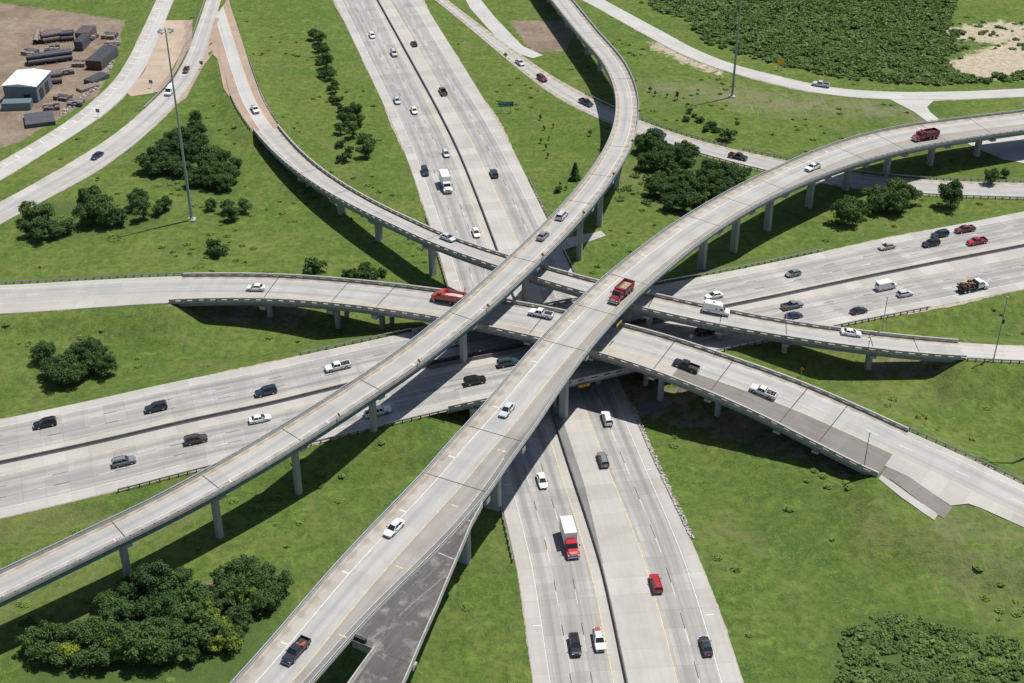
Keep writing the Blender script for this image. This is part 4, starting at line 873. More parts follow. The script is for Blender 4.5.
COL={'white':(.80,.80,.79),'silver':(.50,.52,.54),'grey':(.18,.19,.20),'dark':(.022,.026,.035),'black':(.012,.012,.014),'navy':(.016,.03,.055),'maroon':(.13,.018,.025),'red':(.34,.018,.024),'truckred':(.22,.014,.022),'teal':(.03,.06,.075),'gold':(.38,.33,.26),'brown':(.06,.045,.04),'orange':(.40,.035,.022)}
PROTO={}
FIRST={}
def proto(kind):
    if kind not in PROTO:
        PROTO[kind]={'sedan':lambda:make_sedan(),'hatch':lambda:make_sedan('car',4.2,True),'suv':lambda:make_suv(),'pickup':lambda:make_pickup(),'pickup_dark':lambda:make_pickup(load='dark'),'pickup_red':lambda:make_pickup(load='red'),'van':lambda:make_van(),'ambulance':lambda:make_van(6.2,2.65,True),
          'dump_sand':lambda:make_dump('sand'),'dump_dark':lambda:make_dump('dark'),'dump_pale':lambda:make_dump('pale'),'box_red':lambda:make_box(paint('cab_red',(.45,.02,.03)),plain('white_box',(.74,.75,.76),.5,var=.05)),'box_white':lambda:make_box(paint('cab_white',(.78,.78,.77)),plain('white_box',(.74,.75,.76),.5,var=.05)),'scrap':make_scrap}[kind]()
        FIRST[kind]=True
    return PROTO[kind]
def recolor(o,mat):
    for sl in o.material_slots:
        if sl.material and sl.material.name.startswith('proto_paint'): sl.link='OBJECT'; sl.material=mat
def vcopy(root,mat):
    r=root.copy(); C.objects.link(r)
    for ch in children(root):
        c=ch.copy(); C.objects.link(c); c.parent=r
        for g in children(ch): d=g.copy(); C.objects.link(d); d.parent=c
        if mat: 
            for sl,so in zip(c.material_slots,ch.material_slots):
                if ch.material_slots and ch['_pp']: sl.link='OBJECT'; sl.material=mat
    return r
ROADS={'A':rA,'B':rB,'1':r1,'2':r2,'3':r3,'4':r4,'t1':t1,'t2':t2,'t4':t4,'t5':t5}
def vehicle(kind,px,py,road,dr,col,label,cat='car',group=None,two=None):
    first=kind not in PROTO; P=proto(kind)
    mat=paint('paint_'+col,COL[col]) if col else None
    if first:
        for ch in children(P): ch['_pp']=bool(ch.data.materials and ch.data.materials[0].name.startswith('proto_paint'))
    rd=ROADS[road]; h=.75 if 'dump' not in kind and 'box' not in kind else 1.3
    z=5.
    for _ in range(12):
        p=at(px,py,z+h); t,o=rd.near(p[0],p[1]); z=float(np.interp(t,rd.s,rd.D[:,2]))
    r=vcopy(P,mat)
    hd=rd.head(t)+(0 if dr>0 else math.pi); t2_=min(rd.L,t+2); sl=(float(np.interp(t2_,rd.s,rd.D[:,2]))-z)/2
    r.location=(p[0],p[1],z+.012); r.rotation_euler=(0,-math.atan(sl)*dr,hd+rnd.uniform(-.015,.015)); r['label']=label; r['category']=cat
    if group: r['group']=group
    if two:
        m=MB(); m.box((-1.7,0,1.80),(.8,.9,.16)); m.box((-1.6,.1,1.9),(.4,.3,.12)); o_=m.build('roof_load',plain('red_load',(.4,.05,.04),.6),r)
    return r
G='cars and trucks on the interchange'
VL=[
# lower freeway, towards the camera
('hatch',372,35,'A',-1,'white','white car at the very top of the lower freeway'),
('suv',394,53,'A',-1,'silver','blue grey car near the top of the lower freeway'),
('sedan',397,100,'A',-1,'silver','silver car left of a second pale car in the upper left lanes'),
('sedan',414,110,'A',-1,'white','pale car right of and just below the silver one in the upper lanes'),
('hatch',446,153,'A',-1,'silver','silver hatchback just above the white box truck'),
('suv',425,171,'A',-1,'navy','dark blue car left of the white box truck'),
('box_white',446,184,'A',-1,None,'white box truck heading down the upper freeway','truck'),
('sedan',476,232,'A',-1,'white','white car beside the median just before the ramp bridge'),
('sedan',542,480,'A',-1,'white','white car with sunroof alone below the widest flyover'),
('box_red',570,541,'A',-1,None,'box truck with red cab and white cargo box on the lower freeway','truck'),
('suv',575,645,'A',-1,'black','black car at the bottom edge left of the white one with the red roof load'),
('suv',599,640,'A',-1,'white','white car with red and dark load on its roof at the bottom edge'),
# away from the camera
('sedan',414,43,'A',1,'black','black car at the top of the right carriageway of the upper freeway'),
('pickup',443,91,'A',1,'brown','dark brown pickup in the right carriageway of the upper freeway'),
('suv',494,173,'A',1,'navy','dark car alone in the right carriageway left of the small trees'),
('suv',607,418,'A',1,'white','white car emerging at the shadow edge under the bridges'),
('suv',603,459,'A',1,'grey','grey car with dark roof beside the orange line below the bridges'),
('suv',656,583,'A',1,'red','red car in the lower right carriageway'),
('sedan',706,645,'A',1,'dark','dark car at the bottom edge in the rightmost lane'),
# crossing freeway, far side, heading left
('suv',45,423,'B',-1,'black','leftmost black car on the crossing freeway'),
('suv',156,407,'B',-1,'dark','second dark car from the left edge on the crossing freeway'),
('suv',266,391,'B',-1,'navy','dark car beside the median left of the white pickup'),
('pickup',338,366,'B',-1,'white','white pickup on the far side of the crossing freeway at left','pickup'),
('sedan',450,343,'B',-1,'silver','silver car in the shade under the near left ramp bridge'),
('sedan',714,295,'B',-1,'white','white car just above the ambulance'),
('hatch',793,273,'B',-1,'grey','dark grey car alone right of the widest flyover'),
('sedan',887,246,'B',-1,'gold','pale beige car left of the two black cars at right'),
('suv',931,243,'B',-1,'black','black car of the pair nearer the median at right'),
('suv',940,234,'B',-1,'dark','dark car of the pair farther from the median at right'),
('pickup_dark',965,229,'B',-1,'maroon','maroon pickup with a loaded bed at right','pickup'),
('pickup',977,241,'B',-1,'red','bright red pickup beside the far median at right','pickup'),
# crossing freeway, near side, heading right
('suv',124,461,'B',1,'grey','grey car lowest at the left side of the crossing freeway'),
('suv',196,439,'B',1,'brown','dark car right of the grey one on the crossing freeway'),
('sedan',260,418,'B',1,'white','white car in the lane beside the near median at left'),
('pickup',378,411,'B',1,'white','white pickup with dark empty bed below the narrow flyover','pickup'),
('suv',475,380,'B',1,'black','black car between the two high flyovers'),
('suv',508,362,'B',1,'teal','dark teal car partly behind the widest flyover'),
('suv',705,331,'B',1,'black','black car seen between the two ramp bridges'),
('pickup',792,305,'B',1,'grey','grey pickup above the right ramp bridge','pickup'),
('sedan',794,315,'B',1,'navy','dark blue car half hidden by the ramp bridge rail'),
('sedan',859,310,'B',1,'black','black car in the near lanes right of the grey pickup'),
('van',886,286,'B',1,'white','white van with coloured roof beside the slim pole','van'),
('hatch',905,293,'B',1,'silver','small silver car just right of the white van'),
('scrap',973,287,'B',1,None,'white flatbed truck piled with rusty scrap','truck'),
# ramp 1
('pickup',255,109,'1',1,'white','white pickup on the ramp at upper left','pickup'),
('sedan',448,237,'1',1,'silver','silver car on the ramp bridge before the narrow flyover'),
('ambulance',716,310,'1',1,'white','white ambulance van with blue emblem on the ramp bridge','ambulance'),
('sedan',851,332,'1',1,'white','white car alone on the right end of the ramp bridge'),
# narrow flyover
('suv',562,215,'2',-1,'silver','silver car on the narrow flyover'),
('sedan',543,235,'2',-1,'grey','dark grey car just behind the silver one on the narrow flyover'),
# ramp 3
('sedan',256,287,'3',-1,'white','white car on the ramp bridge at left'),
('dump_pale',448,297,'3',-1,'orange','orange red truck with pale load partly behind the narrow flyover','truck'),
('pickup',541,313,'3',-1,'white','white pickup on the ramp bridge between the two flyovers','pickup'),
('pickup',686,365,'3',-1,'black','black pickup on the ramp bridge right of the widest flyover','pickup'),
('pickup_dark',763,391,'3',-1,'white','white pickup with things in its bed on the ramp bridge','pickup'),
# wide flyover
('dump_dark',925,135,'4',1,'truckred','red dump truck near the right edge of the widest flyover','truck'),
('pickup',813,167,'4',1,'white','white pickup on the widest flyover below the far red truck','pickup'),
('dump_sand',621,292,'4',1,'truckred','red dump truck with sand in the middle of the widest flyover','truck'),
('sedan',507,409,'4',1,'silver','silver car on the widest flyover below the red truck'),
('sedan',394,527,'4',1,'white','white car lowest but one on the widest flyover'),
('pickup_red',296,650,'4',1,'dark','dark pickup with red load leaving the picture at bottom left','pickup'),
# side roads
('sedan',186,69,'t2',1,'maroon','dark red car on the merging ramp at upper left'),
('van',170,91,'t2',1,'white','white van on the merging ramp crossed by the tall mast','van'),
('sedan',97,155,'t2',1,'navy','dark blue car on the merging ramp at left'),
('sedan',520,62,'t4',1,'silver','silver car at the top of the connector road'),
('suv',542,78,'t4',1,'maroon','dark maroon car second from the top on the connector road'),
('pickup',586,102,'t4',1,'black','black pickup on the connector road before the curved flyover','pickup'),
('suv',659,133,'t4',1,'navy','dark car half hidden behind the thicket'),
('pickup_red',738,156,'t4',1,'black','black pickup with something red in its bed right of the thicket','pickup'),
('pickup',821,84,'t5',-1,'silver','silver pickup on the service road below the dense brush','pickup'),
]
for q in VL: vehicle(*q[:7],cat=q[7] if len(q)>7 else 'car',group=G,two=(q[0]=='suv' and 'roof' in q[6] and q[5]=='white') or None)
for r in PROTO.values():                                                # the patterns themselves are not part of the scene
    for ch in children(r):
        for g in children(ch): bpy.data.objects.remove(g)
        bpy.data.objects.remove(ch)
    bpy.data.objects.remove(r)
# ---------------------------------------------------------------- trees
def leafmat(name,c1,c2,c3,vary=True):
    b=NB(name); geo=b.n('ShaderNodeNewGeometry').outputs['Position']; oi=b.n('ShaderNodeObjectInfo').outputs['Random']
    at_=b.n('ShaderNodeAttribute'); at_.attribute_name='leaf'
    f=b.noise(geo,.7,4,.7); c=b.mix(b.mr(f,.38,.65),c4(c1),c4(c2)); c=b.mix(b.mr(at_.outputs['Fac'],.55,1,0,.8),c,c4(c3))
    
    if vary: c=b.mix(b.mr(oi,.6,1,0,.5),c,c4([c2[0]*1.15,c2[1]*1.15,c2[2]])); c=b.mix(b.mr(oi,.4,0,0,.45),c,c4([c1[0]*.65,c1[1]*.8,c1[2]]))
    m_=b.done(c,.75,spec=.15); tr=b.n('ShaderNodeBsdfTranslucent'); b.l(c,tr.inputs[0]); ms=b.n('ShaderNodeMixShader'); ms.inputs[0].default_value=.2
    b.l(b.b.outputs[0],ms.inputs[1]); b.l(tr.outputs[0],ms.inputs[2]); b.l(ms.outputs[0],b.o.inputs[0]); return m_
L_dark=leafmat('dark_foliage',(.044,.094,.030),(.072,.130,.038),(.115,.18,.055))
L_mid=leafmat('mid_foliage',(.058,.11,.034),(.088,.15,.042),(.13,.20,.06))
L_lite=leafmat('light_foliage',(.13,.20,.03),(.22,.29,.04),(.32,.38,.06))
M_bark=plain('bark',(.10,.08,.06),.9,var=.3)
def crown_arrays(seed,R_=2.6,H_=2.2,lobes=14,nq=70,leaf=.42,base=1.2,flat=1.):
    g=np.random.default_rng(seed); V=[];F=[];A=[]
    for k in range(lobes):
        d=g.normal(size=3); d/=np.linalg.norm(d); rr=g.random()**.4
        c=np.array([d[0]*R_*.8*rr,d[1]*R_*.8*rr,base+H_*.55+d[2]*H_*.5*rr]); lr=R_*g.uniform(.18,.40)
        n=int(nq*(lr/(R_*.36))**2)
        nn=g.normal(size=(n,3)); nn/=np.linalg.norm(nn,axis=1)[:,None]; nn[:,2]=np.where(nn[:,2]<-.45,-nn[:,2],nn[:,2])
        p=c+nn*lr*(g.uniform(.6,1.12,(n,1))+(g.random((n,1))<.12)*g.uniform(0,.35,(n,1)))*np.array([1,1,.85*flat])
        nm=nn+g.normal(size=(n,3))*.55; nm/=np.linalg.norm(nm,axis=1)[:,None]
        t=np.cross(nm,g.normal(size=(n,3))); t/=np.linalg.norm(t,axis=1)[:,None]; b_=np.cross(nm,t); s=leaf*g.uniform(.6,1.25,(n,1))
        q=np.stack([p-t*s-b_*s*.55,p+t*s*.1-b_*s*.9,p+t*s+b_*s*.5,p-t*s*.15+b_*s*.85],1)
        i0=len(V)*1; V.append(q.reshape(-1,3)); A.append(np.repeat(g.random(n),4))
    V=np.concatenate(V); A=np.concatenate(A); F=np.arange(len(V)).reshape(-1,4); return V,F,A
def leafmesh(name,V,F,A,mat):
    me=bpy.data.meshes.new(name); me.vertices.add(len(V)); me.vertices.foreach_set('co',V.astype(np.float32).ravel())
    me.loops.add(F.size); me.loops.foreach_set('vertex_index',F.astype(np.int32).ravel()); me.polygons.add(len(F))
    me.polygons.foreach_set('loop_start',np.arange(0,F.size,4,dtype=np.int32)); me.polygons.foreach_set('loop_total',np.full(len(F),4,np.int32))
    me.update(calc_edges=True); a=me.attributes.new('leaf','FLOAT','POINT'); a.data.foreach_set('value',A.astype(np.float32)); me.materials.append(mat); return me
def trunk_mesh(seed,h=2.4,r=.16):
    g=random.Random(seed); m=MB(); m.tube((0,0,-.4),(.05,.03,h*.6),r*1.3,r*.8,7); 
    for k in range(5):
        a=k*1.26+g.random(); m.tube((.05,.03,h*(.4+.05*k)),(math.cos(a)*h*.45,math.sin(a)*h*.45,h*(.95+.1*g.random())),r*.5,r*.15,5)
    m.tube((.05,.03,h*.58),(0,0,h*1.2),r*.75,r*.25,6)
    return m.mesh('trunk',M_bark)
TM={}
def tree_proto(kind,i):
    k=(kind,i)
    if k not in TM:
        s=hash(kind)%7 if 0 else {'big':1,'mid':2,'lite':3,'bush':4,'thin':5}[kind]*10+i
        if kind=='big': V,F,A=crown_arrays(s,3.2,3.6,30,280,.17,1.0); m=L_dark
        elif kind=='mid': V,F,A=crown_arrays(s,2.6,3.,24,170,.16,.8); m=L_mid
        elif kind=='lite': V,F,A=crown_arrays(s,2.3,3.,16,140,.17,.7); m=L_lite
        elif kind=='bush': V,F,A=crown_arrays(s,2.0,1.8,16,170,.14,.1); m=L_dark
        else: V,F,A=crown_arrays(s,1.3,2.6,9,36,.28,.9); m=L_mid
        TM[k]=(leafmesh('crown',V,F,A,m),trunk_mesh(s,2.6 if kind!='bush' else 1.2))
    return TM[k]
def tree(px,py,sc,kind,label,group,name='tree',cat='tree',mat=None):
    """px,py: foot of the tree in the picture"""
    z=0.
    for _ in range(6): p=at(px,py,z); z=tzs(p[0],p[1])
    cm,tm=tree_proto(kind,rnd.randrange(4)); r=empty(name,(p[0],p[1],z),rnd.random()*6.28); tag(r,label,cat,group)
    r.scale=(sc*rnd.uniform(.9,1.1),sc*rnd.uniform(.9,1.1),sc*rnd.uniform(.9,1.15))
    c=link('crown',cm,r); t=link('trunk',tm,r); return r
def conifer(px,py,sc,label):
    p=at(px,py,0); z=tzs(p[0],p[1]); r=empty('conifer',(p[0],p[1],z)); tag(r,label,'tree'); g=np.random.default_rng(5); V=[];A=[]
    for k in range(520):
        h=g.random()**.8; a=g.random()*6.28; rr=(1-h)*1.5*g.uniform(.5,1.05)+.05; c=np.array([math.cos(a)*rr,math.sin(a)*rr,.5+h*4.2-rr*.25]); t=np.array([math.cos(a),math.sin(a),-.35])*.34; b_=np.array([-math.sin(a),math.cos(a),0])*.16
        V+=[c-t-b_,c+t-b_*.4,c+t+b_*.4,c-t+b_]; A+=[g.random()]*4
    V=np.array(V); link('crown',leafmesh('crown',V,np.arange(len(V)).reshape(-1,4),np.array(A),L_dark),r); link('trunk',trunk_mesh(3,2.),r); r.scale=(sc,)*3
def clump(pts,kind,label,group,s0=1.,sv=.25,**k):
    for q in pts: tree(q[0],q[1],(q[2] if len(q)>2 else s0)*rnd.uniform(1-sv*.5,1+sv*.5),q[3] if len(q)>3 else kind,label,group,**k)
clump([(150,172),(160,166),(171,172),(183,176),(195,186),(207,184),(219,180),(230,182),(165,158),(178,156),(190,160),(201,150),(212,163),(222,166),(200,138),(196,124,.8),(187,142),(176,146),(236,172,.8),(208,172),(157,176,.8),(225,190,.9),(213,189)],'big','dark tree in the big thicket crossed by the tall mast','thicket beside the tall mast',1.05)
clump([(30,236),(44,240),(56,238),(68,233),(30,222),(48,222)],'mid','tree in the row at the left edge below the merging ramp','left row',1.2)
clump([(86,226,1.3),(98,222,1.3,'big'),(92,210,1.2,'big'),(110,226,1.2),(104,212,1.1)],'mid','tree in the tallest clump of the left row','tall clump of the left row',1.2)
clump([(122,224),(144,220),(140,208,.9,'big'),(160,214,1.),(166,210,.8,'big')],'mid','tree right of the tallest clump and left of the mast foot','trees left of the mast foot',1.1)
clump([(232,220,1.2),(228,213,1.),(246,212,.9),(212,210,.8)],'mid','tree just right of the tall mast foot','trees right of the mast foot',1.1)
tree(217,254,1.9,'bush','single round dark bush below the tall mast',None,'bush','bush')
tree(314,272,1.6,'bush','single round dark bush between the ramps left of the sign',None,'bush','bush')
clump([(347,276,.8),(356,278,.9),(364,276,.9),(372,279,1.1),(382,275,.9),(366,270,.8)],'bush','bush in the small clump behind the left ramp bridge','clump behind the left ramp bridge',1.,name='bush',cat='bush')
clump([(46,362),(55,376),(70,370),(82,378),(95,372),(108,376),(78,360),(92,358),(60,384,1.),(100,362),(74,384)],'big','dark tree in the clump above the crossing freeway at left','clump above the crossing freeway',.85)
clump([(311+rnd.uniform(-5,5),38+k*0) for k in range(0)],'mid','','')
row=[(314,40),(321,44),(318,52),(324,57),(320,64),(327,68),(323,77),(331,80),(330,90),(336,93),(333,101),(339,104),(342,112),(349,112),(356,118),(350,124),(343,124),(360,126),(341,134),(353,138),(362,142),(368,150),(341,147),(350,152),(366,158),(345,162)]
clump([(x,y,rnd.uniform(.8,1.15),'mid' if rnd.random()<.6 else 'bush') for x,y in row],'mid','small dusty tree in the line running down the grass left of the upper freeway','tree line left of the upper freeway')
clump([(341,136+k*0) for k in range(0)],'mid','','')
for x,y,s in ((540,120,.6),(544,130,.6),(541,143,.6),(546,150,.6),(548,158,.55),(560,186,.5),(566,190,.5),(553,128,.5),(549,140,.5)): tree(x,y,s*.8,'thin','thin sapling in the grass between the upper freeway and the connector road','saplings in the triangle')
conifer(575,180,1.15,'small dark conifer left of the narrow flyover'); tree(558,192,.7,'bush','small round bush left of the conifer',None,'bush','bush')
tree(590,136,.6,'thin','single sapling near the connector road left of the curved flyover',None)
th=[(642,152),(652,150),(662,158),(672,162),(682,158),(690,160),(650,162),(660,170),(674,174),(686,172),(645,170),(658,184),(668,190),(680,188),(692,190),(700,196),(668,200),(680,200),(690,204),(655,196),(672,210),(684,212),(706,186),(716,186),(726,182),(736,188),(714,198),(724,196),(734,182),(700,206),(744,180),(709,178)]
clump([(x,y,1.,'big' if rnd.random()<.65 else 'mid') for x,y in [q[:2] for q in th]],'big','dark tree in the thicket between the two flyovers','thicket between the flyovers',.95)
for x,y,s in ((650,92,.6),(655,96,.5),(677,100,.75),(667,97,.4)): tree(x,y,s,'thin','sapling right of the curved flyover','saplings right of the curved flyover')
clump([(689,113,.6),(686,121,.7),(694,117,.5)],'bush','small shrub left of the round dark trees','shrubs',1.,name='shrub',cat='shrub')
clump([(700,122,.8),(711,128,.95),(706,131,.7),(716,132,.8)],'bush','dark shrub in the middle group below the right mast','middle shrubs below the mast',name='shrub',cat='shrub')
tree(726,140,1.7,'bush','largest round dark tree below the right mast',None); tree(737,124,.45,'bush','tiny shrub just right of the right mast foot',None,'shrub','shrub')
clump([(842,224),(852,226),(860,218),(848,214)],'mid','tree in the left clump on the grass above the crossing freeway','left clump at right',1.35)
clump([(876,212),(884,208),(893,214),(902,212),(908,204),(896,202),(870,206)],'mid','tree in the right clump on the grass above the crossing freeway','right clump at right',1.35)
tree(950,208,1.35,'big','lone dark tree beside the connector road near the right edge',None); tree(990,184,.95,'mid','pale tree between the widest flyover and connector road at right edge',None); tree(1004,178,.6,'mid','small tree at the right edge below the widest flyover',None)
big=[(108,612),(120,600),(132,596),(146,592),(158,596),(172,600),(186,606),(110,628),(124,622),(138,616),(152,616),(168,620),(184,626),(198,616),(206,628),(130,640),(146,638),(160,640),(176,644),(190,644),(112,648),(128,658),(150,660),(170,662),(192,662),(106,666),(200,604),(178,590,.8),(208,645)]
clump([(x,y,rnd.uniform(.75,1.25),'big' if rnd.random()<.72 else 'mid') for x,y in [q[:2] for q in big]],'big','dark broad tree in the wood at the bottom left','dark wood at bottom left')
clump([(34,650),(48,642),(60,638),(72,646),(86,650),(40,664),(60,664),(80,668),(98,660),(94,640),(30,634,.8)],'mid','duller green tree at the bottom left corner','corner wood')
clump([(224,588),(238,584),(252,588),(262,594),(270,610),(276,600),(246,600),(230,602),(258,616),(284,592),(268,582),(248,576)],'mid','loose tree right of the dark wood','loose trees right of the dark wood',.9)
clump([(240,604),(250,606),(214,622),(220,634),(212,640),(228,640),(232,650),(216,652),(110,655),(75,652),(68,660),(118,662)],'lite','bright yellow green tree at the edge of the dark wood','bright trees by the dark wood',.85)
clump([(232,596),(238,618),(226,610),(244,628),(222,644),(236,642),(208,612),(218,600),(230,628)],'mid','loose pale green tree between the dark wood and the trees right of it','pale trees joining the woods',.8)
# dense brush: nobody could count it
def brush(px,n,name,label,seed,scr=(.5,1.1),excl=None,mats=(leafmat('brush_foliage',(.085,.15,.042),(.13,.20,.055),(.19,.26,.075),False),),zoff=0):
    g=np.random.default_rng(seed); P=[at(x,y)[:2] for x,y in px]; P=np.array(P); lo=P.min(0); hi=P.max(0); pts=[]
    def inside(x,y,P=P):
        c=False
        for i in range(len(P)):
            a=P[i];b_=P[(i+1)%len(P)]
            if (a[1]>y)!=(b_[1]>y) and x<(b_[0]-a[0])*(y-a[1])/(b_[1]-a[1])+a[0]: c=not c
        return c
    while len(pts)<n:
        x,y=g.uniform(lo,hi)
        if inside(x,y): pts.append((x,y))
    base=[crown_arrays(900+seed+k,2.0,1.5,9,36,.34,-.2) for k in range(7)]
    pts=np.array(pts); Z=tz(pts[:,0],pts[:,1]); VV=[];AA=[]
    for k,(x,y) in enumerate(pts):
        V,F,A=base[k%7]; s=g.uniform(*scr)*(1.5 if g.random()<.08 else 1); a=g.random()*6.28; M=np.array([[math.cos(a),-math.sin(a),0],[math.sin(a),math.cos(a),0],[0,0,1]])
        VV.append(V@M.T*s*np.array([1.2,1.2,g.uniform(.45,.95)])+np.array([x,y,Z[k]])); AA.append(np.clip(A*.8+g.normal()*.3,0,1))
    V=np.concatenate(VV); A=np.concatenate(AA); me=leafmesh(name,V,np.arange(len(V)).reshape(-1,4),A,mats[0]); link(name,me,None,kind='stuff',label=label,cat='brush')
brush([(700,24),(700,40),(735,52),(790,67),(850,80),(940,84),(1030,80),(1030,72),(985,80),(955,72),(945,62),(952,48),(960,36),(950,24),(960,-10),(640,-10),(640,5)],2300,'brush','dense green brush above the service road at upper right',1,(.5,1.1))
brush([(905,24),(1060,18),(1060,50),(985,52),(955,62),(940,40)],60,'scrub','sparse scrub on the sandy clearing at upper right',2,(.35,.8))
brush([(838,655),(846,632),(870,618),(890,612),(920,620),(960,628),(1012,640),(1060,650),(1060,700),(838,700)],520,'brush','dense bushes at the bottom right corner',3,(.25,.6))
brush([(590,196),(650,168),(720,168),(745,190),(700,215),(650,215)],60,'undergrowth','low undergrowth in the thicket between the flyovers',4,(.4,.8))
# tufts of tall weeds
def weeds(n,seed):
    g=np.random.default_rng(seed); V=[];A=[]; cand=np.c_[g.uniform(-150,170,n*4),g.uniform(-125,235,n*4)]
    ok=np.ones(len(cand),bool)
    for rd,s0,s1 in GRADE:
        d,al,z=roadfield(rd,s0,s1,cand[:,0],cand[:,1]); ok&=(np.maximum(d,al)>2.5)
    dn=np.sin(cand[:,0]*.11+1)*np.sin(cand[:,1]*.09+.5)+np.sin(cand[:,0]*.31+cand[:,1]*.23)*.6+g.normal(size=len(cand))*.45
    dn+=np.exp(-((cand[:,0]+35)**2+(cand[:,1]+52)**2)/500.)*1.3+np.exp(-((cand[:,0]+70)**2+(cand[:,1]-75)**2)/900.)*1.2
    dn-=0
    for poly in ([(110,20),(235,20),(245,130),(220,100),(175,108),(100,105)],[(-40,-10),(130,-10),(120,60),(30,150),(-40,170)],[(480,10),(590,10),(590,60),(520,60)],[(880,95),(1040,85),(1040,170),(980,160)],[(940,25),(1060,15),(1060,90),(950,90)]):
        P_=np.array([at(*q_)[:2] for q_ in poly]); ins=np.zeros(len(cand),bool)
        for i in range(len(P_)):
            a_,b2=P_[i],P_[(i+1)%len(P_)]; ins^=((a_[1]>cand[:,1])!=(b2[1]>cand[:,1]))&(cand[:,0]<(b2[0]-a_[0])*(cand[:,1]-a_[1])/(b2[1]-a_[1]+1e-9)+a_[0])
        ok&=~ins
    ok&=(dn>.85); cand=cand[ok][:n]; Z=tz(cand[:,0],cand[:,1])
    for (x,y),z in zip(cand,Z):
        r=g.uniform(.35,1.1); m=int(30+r*60)
        for k in range(m):
            a=g.random()*6.28; q=r*math.sqrt(g.random()); h=g.uniform(.08,.32)*r; c=np.array([x+math.cos(a)*q,y+math.sin(a)*q,z+.06+.32*r*(1-(q/r)**2)+g.uniform(0,.06)])
            aa=g.random()*6.28; t=np.array([math.cos(aa),math.sin(aa),g.normal()*.35]); b_=np.array([-math.sin(aa),math.cos(aa),g.normal()*.35]); t=t*.2; b_=b_*.16
            V+=[c-t-b_,c+t-b_,c+t+b_,c-t+b_]; A+=[g.uniform(.0,1)]*4
    V=np.array(V); me=leafmesh('weeds',V,np.arange(len(V)).reshape(-1,4),np.array(A),leafmat('weed_foliage',(.13,.20,.045),(.16,.235,.055),(.21,.28,.07),False)); link('weeds',me,None,kind='stuff',label='tufts of taller weeds scattered through the grass',cat='weeds')
weeds(1300,11)
# ---------------------------------------------------------------- masts and poles
def mast(px,py,h,label,gz=None,r0=.42):
    z=0.
    for _ in range(5): p=at(px,py,z); z=tzs(p[0],p[1])
    r=empty('light_mast',(p[0],p[1],z)); tag(r,label,'light mast')
    m=MB(); m.tube((0,0,.3),(0,0,h),r0,.16,12); m.build('pole',M_bluesteel2,r,smooth=False)
    m=MB(); m.box((0,0,.12),(2.,2.,.5)); m.tube((0,0,.3),(0,0,.75),.75,.6,10); m.build('footing',M_parapet,r)
    m=MB(); 
    for k in range(16):
        a=2*math.pi*k/16; b_=2*math.pi*(k+1)/16; m.tube((math.cos(a)*1.35,math.sin(a)*1.35,h-.3),(math.cos(b_)*1.35,math.sin(b_)*1.35,h-.3),.06,n=5)
    for k in range(4): a=k*math.pi/2; m.tube((0,0,h-.2),(math.cos(a)*1.35,math.sin(a)*1.35,h-.3),.05,n=5)
    m.build('lamp_ring',M_steel,r)
    for k in range(10):
        a=2*math.pi*k/10; m=MB(); m.box((0,0,0),(.75,.42,.34),0,0,.8); o=m.build('luminaire',M_steel,r); o.location=(math.cos(a)*1.75,math.sin(a)*1.75,h-.42); o.rotation_euler.z=a
    return r
M_bluesteel2=plain('mast_steel',(.30,.35,.38),.5,.3)
mast(192,220,54.5,'very tall tapered light mast rising from the grass at upper left')
mast(732,97,42,'tall light mast on the grass at upper right')
mast(1049,447,50,'tall light mast standing beyond the right edge beside the ramp')
def pole(x,y,z,h,label,r=.13,box=False):
    o=empty('street_pole',(x,y,z)); tag(o,label,'pole'); m=MB(); m.tube((0,0,0),(0,0,h),r,r*.6,8); m.build('pole',M_bluesteel2,o); m=MB(); m.box((0,0,.1),(.5,.5,.35)); m.build('base',M_parapet,o)
    m=MB(); m.box((0,0,h),(.5,.22,.16)); m.build('head',M_steel,o)
    if box: m=MB(); m.box((.25,0,h*.62),(.5,.45,1.1)); m.build('cabinet',M_trim,o)
p=at(862,478,3.); pole(p[0],p[1],tzs(p[0],p[1]),10.6,'slim pole on the grass at the near end of the dark shoulder'); 
p=at(993,362,3.5); pole(p[0],p[1],tzs(p[0],p[1]),16.5,'tall slim pole beside the ramp at the right edge',.16,True)
t,o=r1.spx(877,331); a,b_=r1.edges(t); q=r1.pos(t,b_+.35,-.6); pole(q[0],q[1],q[2],10.6,'slim pole on the far rail of the ramp bridge below the white van')
for px,py,lab in ((784,332,'short marker post on the ramp bridge rail left of the white car'),(869,345,'short marker post on the near ramp bridge rail below the slim pole'),(936,330,'')):
    if not lab: continue
    t,o=r1.spx(px,py); a,b_=r1.edges(t); q=r1.pos(t,a-.12 if py>335 else b_+.1,-.2); o=empty('marker_post',q); tag(o,lab,'post'); m=MB(); m.tube((0,0,0),(0,0,2.9),.07,n=6); m.build('post',M_steel,o); m=MB(); m.box((0,0,2.7),(.3,.1,.25)); m.build('head',M_steel,o)
